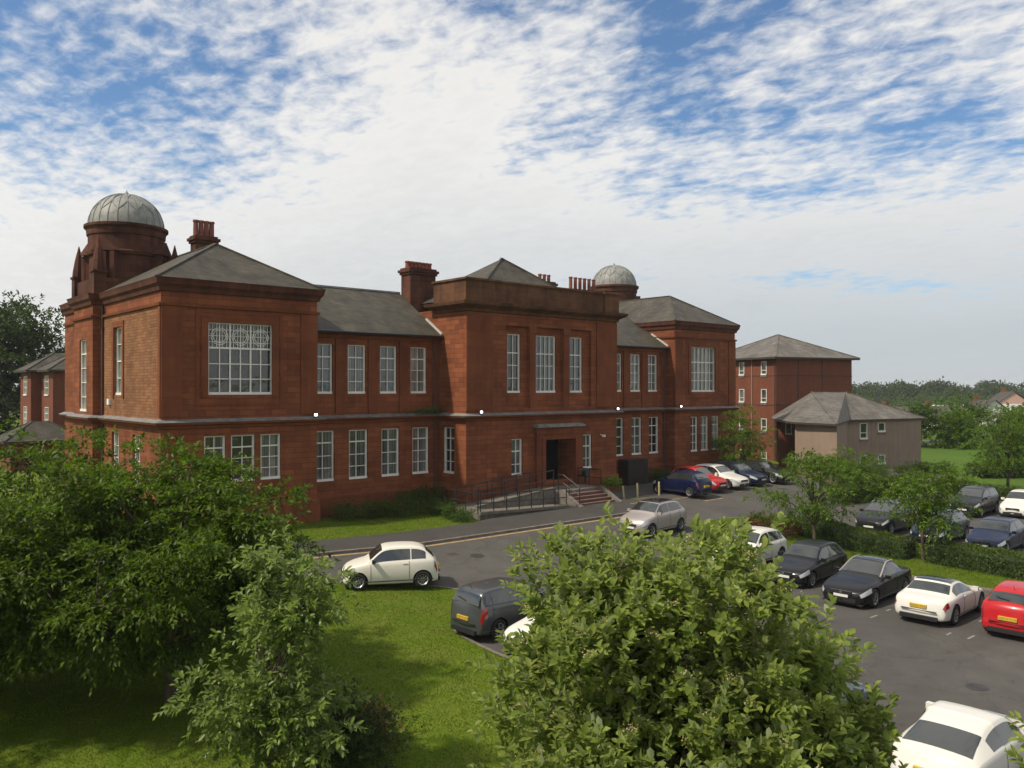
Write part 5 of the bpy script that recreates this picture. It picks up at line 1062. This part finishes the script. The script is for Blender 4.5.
def prof_coupe(L, W, H, rr=-.16, tail=-.30, boot=.90):
    return [(.5, .62, .26, .44, .47, .55), (.492, .78, .20, .52, .56, .70), (.465, .90, .17, .62, .66, .82), (.40, .965, .16, .70, .76, .86), (.30, 1.0, .16, .78, .85, .86), (.18, 1.0, .16, .84, .91, .86),
            (.0, 1.0, .16, .87, H-.06, .70), (-.05, 1.0, .16, .88, H-.01, .67), (-.11, 1.0, .16, .89, H, .66), (rr, 1.0, .16, .90, H-.03, .65), (tail, .995, .16, boot-.02, boot+.06, .80), (-.40, .97, .17, boot-.04, boot+.03, .82),
            (-.475, .92, .20, boot-.10, boot-.03, .80), (-.492, .88, .22, .58, .62, .76), (-.5, .80, .28, .44, .47, .70)]
def interp_prof(pr, per=5, it=3):
    a = np.array(pr, float); n = len(a); t = np.linspace(0, n-1, (n-1)*per+1); out = np.stack([np.interp(t, np.arange(n), a[:, k]) for k in range(6)], 1)
    for _ in range(it):
        s = out.copy(); s[1:-1] = out[:-2]*.25+out[1:-1]*.5+out[2:]*.25; out = s
    return out, t
def ring(p, L, W2):
    """half section control points (y, z), from bottom centre to roof centre"""
    x, w, zl, zb, zt, wr = p; w *= W2; wr *= W2; h = zb-zl; zr = zt-.045*(1 if zt > zb+.2 else .6)
    return [(0, zl), (w*.80, zl), (w*.93, zl+.05*h+.01), (w*.975, zl+.22*h), (w*1.0, zl+.48*h), (w*.995, zl+.70*h), (w*.975, zl+.86*h), (w*.945, zb), (w*.93, zb+.012),
            (max(wr*1.0, w*.55), zr), (wr*.94, zt-.018), (wr*.78, zt-.004), (wr*.4, zt+.008), (0, zt+.012)]
IB, IR = 8, 9     # the segment between these two control points is the side glass
def car(name, label, cat, grp, loc, rz, L, W, H, prof, pm, wb=.60, wr=.31, rear_plate=True, roofm=None, kind='hatch', wiper=True, rails=False, wheelm=ALLOY, side=(None, None), pillars=True, badge=True, mirrorm=None, pillar=None):
    W2 = W/2; o = empty(name, (loc[0], loc[1], zg(loc[1])+.012), label, cat, grp, rz=R(rz))
    P, tt = interp_prof(prof); xs = P[:, 0]*L; n = len(P)
    rings = [ring(p, L, W2) for p in P]; k = len(rings[0]); bm = bmesh.new(); grid = []
    for i, rg in enumerate(rings):
        # rounded nose and tail in plan
        row = []
        for (y, z) in rg[1:-1][::-1]: row.append((-y, z))
        full = [(rg[0][0], rg[0][1])]+[(y, z) for (y, z) in rg[1:]]+row
        e = min(1, max(0, (abs(P[i, 0])-.36)/.14)); vs = []
        for (y, z) in full:
            xx = xs[i]-math.copysign(1, xs[i])*(.16*e*(abs(y)/W2)**2.2)*(1 if abs(P[i, 0]) > .3 else 0); vs.append(bm.verts.new((xx, y, z)))
        grid.append(vs)
    m = len(grid[0])
    for i in range(n-1):
        for j in range(m): bm.faces.new((grid[i][j], grid[i][(j+1) % m], grid[i+1][(j+1) % m], grid[i+1][j]))
    bm.faces.new(grid[0][::-1]); bm.faces.new(grid[-1])
    bmesh.ops.recalc_face_normals(bm, faces=bm.faces[:])
    me = bpy.data.meshes.new('body'); bm.to_mesh(me); bm.free(); me.materials.append(pm); me.materials.append(TRIM)
    body = bpy.data.objects.new('body', me); link(body, o)
    # wheel arches cut out
    wx = (wb*L*.5-.02*L+.03*L, -wb*L*.5+.01*L); cut = MB()
    for x in wx:
        for s in (-1, 1):
            c = []; nn = 28; vs = []
            for yy in (s*(W2+.08), s*(W2-.26)):
                for q in range(nn): a = 2*math.pi*q/nn; vs.append((x+(wr+.055)*math.cos(a), yy, wr+(wr+.055)*math.sin(a)))
            cut.add(vs, [tuple(range(nn)), tuple(range(nn, 2*nn))[::-1]]+[(q, nn+q, nn+(q+1) % nn, (q+1) % nn) for q in range(nn)])
    cme = bpy.data.meshes.new('cut'); cme.from_pydata(cut.v, [], cut.f); cme.materials.append(TRIM); b2 = bmesh.new(); b2.from_mesh(cme); bmesh.ops.recalc_face_normals(b2, faces=b2.faces[:]); b2.to_mesh(cme); b2.free()
    for p in cme.polygons: p.material_index = 0
    cu = bpy.data.objects.new('cut', cme); link(cu); cu.location = o.location; cu.rotation_euler = o.rotation_euler
    bpy.context.view_layer.update()
    md = body.modifiers.new('b', 'BOOLEAN'); md.operation = 'DIFFERENCE'; md.solver = 'EXACT'; md.object = cu; md.material_mode = 'TRANSFER'
    dg = bpy.context.evaluated_depsgraph_get(); nm = bpy.data.meshes.new_from_object(body.evaluated_get(dg)); body.modifiers.clear(); body.data = nm; bpy.data.objects.remove(cu)
    nm.polygons.foreach_set('use_smooth', [True]*len(nm.polygons))
    try: nm.set_sharp_from_angle(angle=R(38))
    except Exception: pass
    fi = lambda key: int(round(key*5))    # dense index of a profile key
    def S(i, a):    # point on the side glass ribbon at dense station i (float), a from belt 0 to rail 1
        i0 = int(min(n-2, max(0, math.floor(i)))); f = i-i0; pa = rings[i0]; pb = rings[i0+1]
        y = [(q[IB][0]*(1-a)+q[IR][0]*a) for q in (pa, pb)]; z = [(q[IB][1]*(1-a)+q[IR][1]*a) for q in (pa, pb)]
        return Vector((xs[i0]*(1-f)+xs[i0+1]*f, y[0]*(1-f)+y[1]*f, z[0]*(1-f)+z[1]*f))
    def rp(i, j, off=0):
        i0 = int(min(n-2, max(0, math.floor(i)))); f = i-i0; q = [rings[i0], rings[i0+1]]; j0 = int(min(k-2, math.floor(j))); g = j-j0
        yz = [(r_[j0][0]*(1-g)+r_[j0+1][0]*g, r_[j0][1]*(1-g)+r_[j0+1][1]*g) for r_ in q]; return Vector((xs[i0]*(1-f)+xs[i0+1]*f, yz[0][0]*(1-f)+yz[1][0]*f, yz[0][1]*(1-f)+yz[1][1]*f))
    # keys
    Kc, Kf, Kr, Kt = 5, 6, len(prof)-5, len(prof)-4
    if kind == 'mpv': Kr, Kt = 10, 11
    if kind == 'coupe': Kr, Kt = 9, 10
    def patch(i0, i1, j0, j1, ni, nj, mname, mm, both=True, off=.006, inset=None):
        b = MB()
        for s in ((1, -1) if both else (1,)):
            vs = []
            for a in range(ni+1):
                i = i0+(i1-i0)*a/ni
                for c in range(nj+1):
                    q = rp(i, j0+(j1-j0)*c/nj); e = .4
                    qa = rp(i-e, j0+(j1-j0)*c/nj); qb = rp(i+e, j0+(j1-j0)*c/nj); qc = rp(i, max(0, j0+(j1-j0)*c/nj-.3)); qd = rp(i, min(k-1.001, j0+(j1-j0)*c/nj+.3))
                    nv = (qb-qa).cross(qd-qc); nv = nv.normalized() if nv.length > 1e-9 else Vector((0, 0, 1))
                    if nv.z < -.2 or nv.y < -.35: nv = -nv
                    q = q+nv*off; vs.append((q.x, q.y*s, q.z))
            b.add(vs, [(a*(nj+1)+c, (a+1)*(nj+1)+c, (a+1)*(nj+1)+c+1, a*(nj+1)+c+1) for a in range(ni) for c in range(nj)])
        return b.build(mname, mm, o, smooth=True)
    patch(fi(Kc)+.9, fi(Kf)+.6, IR+.35, k-1, 8, 6, 'windscreen', GLASS)
    if roofm is not None: patch(fi(Kf)+1.4, fi(Kr)-.4, IR+.6, k-1, 10, 6, 'roof_panel', roofm)
    patch(fi(Kr)+.7, fi(Kt)-.5, IR+.45, k-1, 8, 6, 'rear_window', GLASS)
    # side glass as a clean outline in the ribbon
    def sidepane(i0, i1, name_):
        for s in (1, -1):
            b = MB(); vs = []; N_ = 14
            for a in range(N_+1):
                i = i0+(i1-i0)*a/N_; lo = S(i, .10); hi = S(i, .90)
                tot = (S(i, 1)-S(i, 0)).length
                fhi = max(.12, 1-.055/max(.06, tot)); hi = S(i, fhi)
                for c in range(4):
                    q = lo.lerp(hi, c/3); vs.append((q.x, (q.y+.007)*s, q.z+.002))
            b.add(vs, [(a*4+c, (a+1)*4+c, (a+1)*4+c+1, a*4+c+1) for a in range(N_) for c in range(3)]); b.build(name_, GLASS, o, smooth=True)
    ia, ib = fi(Kc)+2.2, fi(Kr)+(.6 if kind != 'coupe' else 2.2)
    if kind == 'coupe': sidepane(ia, ib, 'side_window')
    elif kind == 'two':
        mid = ia+(ib-ia)*.66; sidepane(ia, mid, 'side_window'); sidepane(mid+.45, ib, 'side_window')
    else:
        m1 = ia+(ib-ia)*.46; m2 = ia+(ib-ia)*.80; sidepane(ia, m1, 'side_window'); sidepane(m1+.45, m2, 'side_window'); sidepane(m2+.4, ib, 'side_window')
    if pillar:
        for s in (1, -1):
            b = MB(); b.tube([Vector((q.x, (q.y+.01)*s, q.z+.012)) for q in [rp(i, IR+.1) for i in np.linspace(fi(Kc)+.5, fi(Kr)-.5, 14)]], .028, 5); b.build('roof_pillar', pillar, o)
    # door gaps and handles
    b = MB()
    dj = [ia-1.0, ia+(ib-ia)*(.64 if kind in ('two', 'coupe') else .47)]+([] if kind in ('two', 'coupe') else [ia+(ib-ia)*.82])
    for i in dj:
        for s in (1, -1):
            pts = [rp(i, j) for j in (3.0, 4, 5, 6, 7, 7.9)]; pts = [Vector((q.x, (q.y+.003)*s, q.z)) for q in pts]
            b.tube(pts, .006, 4)
    for s in (1, -1):
        pts = [rp(i, 2.7) for i in np.linspace(fi(4)+2, fi(Kt)-1, 8)]; b.tube([Vector((q.x, (q.y+.004)*s, q.z)) for q in pts], .02, 4)
    b.build('door_gap', TRIM, o)
    for i in dj[1:]:
        for s in (1, -1):
            q = rp(i-.9 if kind != 'coupe' else i-1.2, 6.3); b = MB(); b.box(q.x-.02, q.x+.14, s*(q.y-.005), s*(q.y+.022), q.z-.012, q.z+.014); b.build('door_handle', pm, o)
    # wheels
    for x in wx:
        for s in (-1, 1):
            b = MB(); nn = 28; pf = [(wr*.62, -.10), (wr*.94, -.10), (wr, -.07), (wr, .07), (wr*.94, .10), (wr*.66, .105), (wr*.62, .08)]; vs = []
            for (r_, y) in pf:
                for q in range(nn): a = 2*math.pi*q/nn; vs.append((r_*math.cos(a), y*s, r_*math.sin(a)))
            fs = [(i*nn+q, i*nn+(q+1) % nn, (i+1)*nn+(q+1) % nn, (i+1)*nn+q) for i in range(len(pf)-1) for q in range(nn)]
            b.add(vs, fs); w = b.build('wheel', TYRE, o, smooth=True); w.location = (x, s*(W2-.115), wr)
            b = MB(); vs = [(0, .03*s, 0)]+[(wr*.64*math.cos(2*math.pi*q/nn), .035*s, wr*.64*math.sin(2*math.pi*q/nn)) for q in range(nn)]; b.m = 0
            b.add(vs, [(0, q+1, (q+1) % nn+1) for q in range(nn)]); b.m = 1
            for q in range(5 if wheelm is ALLOY else 9):
                a = 2*math.pi*q/(5 if wheelm is ALLOY else 9)+.3; d_ = Vector((math.cos(a), 0, math.sin(a))); b.bar(d_*.03+Vector((0, .075*s, 0)), d_*wr*.62+Vector((0, .075*s, 0)), .055 if wheelm is ALLOY else .03, .02)
            vs = []
            for (r_, y) in ((wr*.56, .07), (wr*.66, .10), (wr*.66, .08)):
                for q in range(nn): a = 2*math.pi*q/nn; vs.append((r_*math.cos(a), y*s, r_*math.sin(a)))
            b.add(vs, [(i*nn+q, i*nn+(q+1) % nn, (i+1)*nn+(q+1) % nn, (i+1)*nn+q) for i in range(2) for q in range(nn)])
            b.build('rim', [TRIM, ALLOY], w)
    # lamps, plates, mirrors, grille
    for s in (1, -1):
        b = MB(); vs = []; i0, i1 = fi(1)-1.0, fi(3)+1.5; N_ = 8
        for a in range(N_+1):
            i = i0+(i1-i0)*a/N_; f = a/N_
            for c in range(4):
                j = 4.9+.2*f+(3.6-1.4*f)*c/3*(.9) if kind != 'mpv' else 5.6+(2.4-1.2*f)*c/3; q = rp(i, min(j, 8.6)); 
                e = min(1, max(0, (abs(q.x/L)-.36)/.14)); q.x -= .16*e*(abs(q.y)/W2)**2.2; vs.append((q.x+.012, (q.y+.012)*s, q.z+.008))
        b.add(vs, [(a*4+c, (a+1)*4+c, (a+1)*4+c+1, a*4+c+1) for a in range(N_) for c in range(3)]); b.build('headlight', HEADL, o, smooth=True)
        b = MB(); vs = []; i0, i1 = (n-1-5.5, n-1-13.5) if kind != 'mpv' else (n-1-6, n-1-19); N_ = 8
        for a in range(N_+1):
            i = i0+(i1-i0)*a/N_; f = a/N_
            for c in range(4):
                j = (5.2+(3.2-1.0*f)*c/3) if kind != 'mpv' else 4.7+(4.3-1.4*f)*c/3; q = rp(i, min(j, 8.9)); e = min(1, max(0, (abs(q.x/L)-.36)/.14)); q.x += .16*e*(abs(q.y)/W2)**2.2; vs.append((q.x-.010, (q.y+.010)*s, q.z+.004))
        b.add(vs, [(a*4+c, (a+1)*4+c, (a+1)*4+c+1, a*4+c+1) for a in range(N_) for c in range(3)]); b.build('tail_light', TAILL, o, smooth=True)
        q = rp(ia-.2, 7.6); b = MB(); b.obox((q.x-.02, s*(q.y+.11), q.z+.10), Vector((1, 0, 0)), Vector((0, 1, 0)), Vector((0, 0, 1)), .06, .09, .065); b.bar((q.x, s*(q.y-.02), q.z+.06), (q.x-.02, s*(q.y+.06), q.z+.08), .05)
        me_ = b.build('wing_mirror', mirrorm or pm, o)
    b = MB()
    for c_ in range(1):
        b.box(L/2-.05, L/2+.008, -W2*.42, W2*.42, .50 if kind != 'mpv' else .56, .60 if kind != 'mpv' else .66); b.box(L/2-.06, L/2-.008, -W2*.58, W2*.58, .22, .36)
    b.build('grille', TRIM, o)
    b = MB(); b.box(L/2-.02, L/2+.014, -W2*.40, W2*.40, .605 if kind != 'mpv' else .665, .62 if kind != 'mpv' else .68)
    if badge: b.lathe((0, 0, 0), [(.001, -.004), (.045, -.004), (.045, .004), (.001, .004)], 12, cap=False); k_ = 48; b.v[-k_:] = [(L/2+.012+z, x, .56+y) for (x, y, z) in b.v[-k_:]]
    b.build('front_trim', CHROME, o)
    b = MB(); b.box(L/2-.01, L/2+.016, -.26, .26, .39, .48); b.build('number_plate', PLW, o)
    xr = -L/2; rzp = .62 if kind != 'coupe' else .60
    b = MB(); b.box(xr-.016, xr+.06, -.26, .26, rzp-.02, rzp+.09); fp = b.build('number_plate', PLY, o)
    b = MB(); rr = random.Random(L*100+loc[1])
    for q in range(7):
        y = .21-.068*q-(.02 if q > 3 else 0); b.box(xr-.0185, xr-.0165, y-.02, y-.012, rzp+.0, rzp+.07); b.box(xr-.0185, xr-.0165, y+.008, y+.016, rzp+rr.choice((.0, .03)), rzp+.07)
    b.build('plate_letters', TRIM, fp)
    b = MB(); b.box(xr-.004, xr+.10, -W2*.66, W2*.66, .20, .33); b.build('rear_diffuser', TRIM, o); b = MB(); b.box(L/2-.3, L/2-.10, -W2*.8, W2*.8, .13, .19); b.build('front_spoiler', TRIM, o)
    b = MB()
    for zz in ((.50,) if kind == 'coupe' else (.52,)): b.box(xr-.006, xr+.05, -W2*.62, W2*.62, zz, zz+.012)
    b.build('boot_seam', TRIM, o)
    if rails:
        for s in (1, -1):
            b = MB(); pts = [rp(i, IR+.2) for i in np.linspace(fi(Kf)+1, fi(Kr)-1, 6)]; b.tube([Vector((q.x, q.y*s, q.z+.05)) for q in pts], .018, 5); b.build('roof_rail', CHROME, o)
    b = MB(); q = rp(fi(Kr)-1.5, k-1.01); b.tube([(q.x, 0, q.z), (q.x-.12, 0, q.z+.16)], [.008, .004], 5)
    if kind != 'coupe' and wiper: b.build('aerial', TRIM, o)
    # wiper on the rear glass
    if kind in ('mpv', 'hatch', 'two') and wiper:
        b = MB(); qa = rp(fi(Kt)-1.2, k-1.01); qb = rp(fi(Kt)-2.0, k-2.6); b.bar((qa.x-.025, 0, qa.z), (qb.x-.03, qb.y, qb.z+.02), .02); b.build('rear_wiper', TRIM, o)
    return o
WHT = paint('white', (.62, .60, .55)); CREAM = paint('warm_white', (.66, .63, .55)); BLK = paint('black', (.010, .010, .012)); DGREY = paint('dark_grey', (.085, .092, .095), .5, .32)
NAVY = paint('navy', (.010, .016, .045), .2); RED = paint('red', (.40, .014, .018)); SILV = paint('silver', (.40, .36, .34), .4, .35); BLUE = paint('blue', (.005, .009, .040), .2); CHAR = paint('charcoal', (.014, .015, .018), .1); DRED = paint('bright_red', (.42, .02, .02))
LBLU = paint('pale_blue', (.10, .125, .15), .5, .35)
GL = 'cars parked beside the lawn'; GM = 'cars parked in the middle row'; GR = 'cars parked behind the clipped hedge'; GF = 'cars parked by the right wing'
SPOKE = plain('steel_rim', (.4, .4, .4), .4, metal=.5)
car('parked_car', 'small rounded white two door hatchback parked along the lawn kerb beside the road', 'car', None, (4.35, -11.85), 150.6, 3.55, 1.63, 1.49, prof_hatch(3.55, 1.63, 1.49, hood=.80, belt=.95, cowl=.245, rf=.06, rr=-.33, tail=-.455, nose=.5), CREAM, wb=.648, wr=.30, kind='two', wheelm=SPOKE, mirrorm=TRIM)
car('parked_car', 'dark grey tall hatchback with big red tail lights seen from behind at the lawn edge', 'car', GL, (5.25, -17.55), 2, 4.0, 1.7, 1.53, prof_mpv(4.0, 1.7, 1.53), DGREY, wb=.63, wr=.31, kind='mpv')
car('parked_car', 'white car nosing at the lawn, between dark grey hatchback and foreground tree', 'car', GL, (5.35, -20.0), 182, 4.15, 1.76, 1.46, prof_hatch(4.15, 1.76, 1.46), WHT, wb=.62, wr=.32)
car('parked_car', 'blue grey car mostly hidden behind the right side of the foreground tree', 'car', GL, (5.15, -28.0), 2, 4.2, 1.76, 1.46, prof_hatch(4.2, 1.76, 1.46), LBLU, wb=.62, wr=.32)
car('parked_car', 'white coupe with dark rear window at the bottom right, partly behind leaves', 'car', GL, (5.65, -31.25), 2, 4.2, 1.74, 1.34, prof_hatch(4.2, 1.74, 1.34, rr=-.20, tail=-.44, belt=.88, hood=.70), WHT, wb=.61, wr=.33, kind='two', wiper=False)
car('parked_car', 'silver pink hatchback with a dark glass roof standing on the road', 'car', None, (20.2, -11.2), 184, 3.9, 1.74, 1.56, prof_hatch(3.9, 1.74, 1.56, hood=.86, belt=1.0, cowl=.25, rf=.07, nose=.55), SILV, wb=.63, wr=.31, roofm=GLASS)
car('parked_car', 'white hatchback just right of the foreground tree top, left end of its row', 'car', GM, (19.5, -17.2), 182, 4.0, 1.76, 1.48, prof_hatch(4.0, 1.76, 1.48), WHT, wb=.62, wr=.32)
car('parked_car', 'black hatchback facing the camera between the white hatchback and the black coupe convertible', 'car', GM, (19.0, -20.25), 182, 4.05, 1.74, 1.48, prof_hatch(4.05, 1.74, 1.48), BLK, wb=.62, wr=.31)
car('parked_car', 'black coupe convertible with silver windscreen pillars and an animal badge on its nose', 'car', GM, (18.0, -23.2), 182, 4.35, 1.8, 1.42, prof_coupe(4.35, 1.8, 1.42, rr=-.17, tail=-.30, boot=.95), BLK, wb=.60, wr=.33, kind='coupe', roofm=GLASS, pillar=SILV)
car('parked_car', 'white two seat roadster with a black glass roof seen from behind', 'car', GM, (17.7, -25.95), 2, 4.1, 1.8, 1.3, prof_coupe(4.1, 1.8, 1.3, rr=-.19, tail=-.31, boot=.86), WHT, wb=.595, wr=.325, kind='coupe', roofm=GLASS)
car('parked_car', 'bright red hatchback seen from behind, cut by the right edge of the picture', 'car', GM, (18.0, -28.5), 2, 4.0, 1.76, 1.5, prof_hatch(4.0, 1.76, 1.5, belt=.98), RED, wb=.62, wr=.32)
car('parked_car', 'dark grey people carrier with a chrome grille, left end of the row behind the hedge', 'car', GR, (32.4, -17.25), 182, 4.35, 1.8, 1.56, prof_mpv(4.35, 1.8, 1.56), CHAR, wb=.62, wr=.33, kind='mpv', rails=True)
car('parked_car', 'dark blue hatchback behind the thin tree trunk and the clipped hedge', 'car', GR, (32.3, -20.1), 182, 4.15, 1.74, 1.48, prof_hatch(4.15, 1.74, 1.48), NAVY, wb=.61, wr=.32)
car('parked_car', 'navy blue car at the right end of the row behind the hedge', 'car', GR, (31.7, -22.95), 182, 4.2, 1.76, 1.46, prof_hatch(4.2, 1.76, 1.46), NAVY, wb=.61, wr=.32)
car('parked_car', 'black estate car at the back of the car park beside a white hatchback', 'car', None, (42.9, -17.9), 182, 4.3, 1.74, 1.6, prof_mpv(4.3, 1.74, 1.6), CHAR, wb=.62, wr=.32, kind='mpv')
car('parked_car', 'white hatchback at the right picture edge beside the black estate car', 'car', None, (44.7, -20.0), 182, 4.0, 1.74, 1.5, prof_hatch(4.0, 1.74, 1.5), WHT, wb=.62, wr=.31)
car('parked_car', 'dark blue hatchback parked nose to the wall near the bollards', 'car', GF, (30.2, -5.3), 90, 3.85, 1.7, 1.51, prof_hatch(3.85, 1.7, 1.51, hood=.80, belt=.97, cowl=.23), BLUE, wb=.64, wr=.30)
car('parked_car', 'red hatchback nose out between the dark blue hatchback and the white car', 'car', GF, (32.9, -4.55), 270, 3.95, 1.7, 1.5, prof_hatch(3.95, 1.7, 1.5, hood=.78), DRED, wb=.63, wr=.30)
car('parked_car', 'white five door hatchback nose out beside the red one', 'car', GF, (35.3, -4.4), 270, 4.3, 1.78, 1.48, prof_hatch(4.3, 1.78, 1.48), WHT, wb=.62, wr=.32)
car('parked_car', 'dark blue grey car nose out beside the white hatchback, under the young tree', 'car', GF, (37.9, -4.2), 270, 4.3, 1.78, 1.46, prof_hatch(4.3, 1.78, 1.46), NAVY, wb=.62, wr=.32)
car('parked_car', 'second dark car half hidden under the young tree at the building end', 'car', GF, (40.5, -4.6), 270, 4.2, 1.76, 1.46, prof_hatch(4.2, 1.76, 1.46), CHAR, wb=.62, wr=.32)

# ------------------------------------------------------------------ thin air haze that softens the far woods
b = MB(); b.box(-3250, 3250, -650, 3250, -2.15, 30)
hm = bpy.data.materials.new('haze_air'); hm.use_nodes = True; nt = hm.node_tree; nt.nodes.clear()
ho = node(nt, 'ShaderNodeOutputMaterial'); pv = node(nt, 'ShaderNodeVolumePrincipled'); pv.inputs['Density'].default_value = .00022; pv.inputs['Color'].default_value = (.86, .90, .95, 1)
nt.links.new(pv.outputs[0], ho.inputs['Volume']); hz = b.build('haze', hm); tag(hz, kind='stuff')
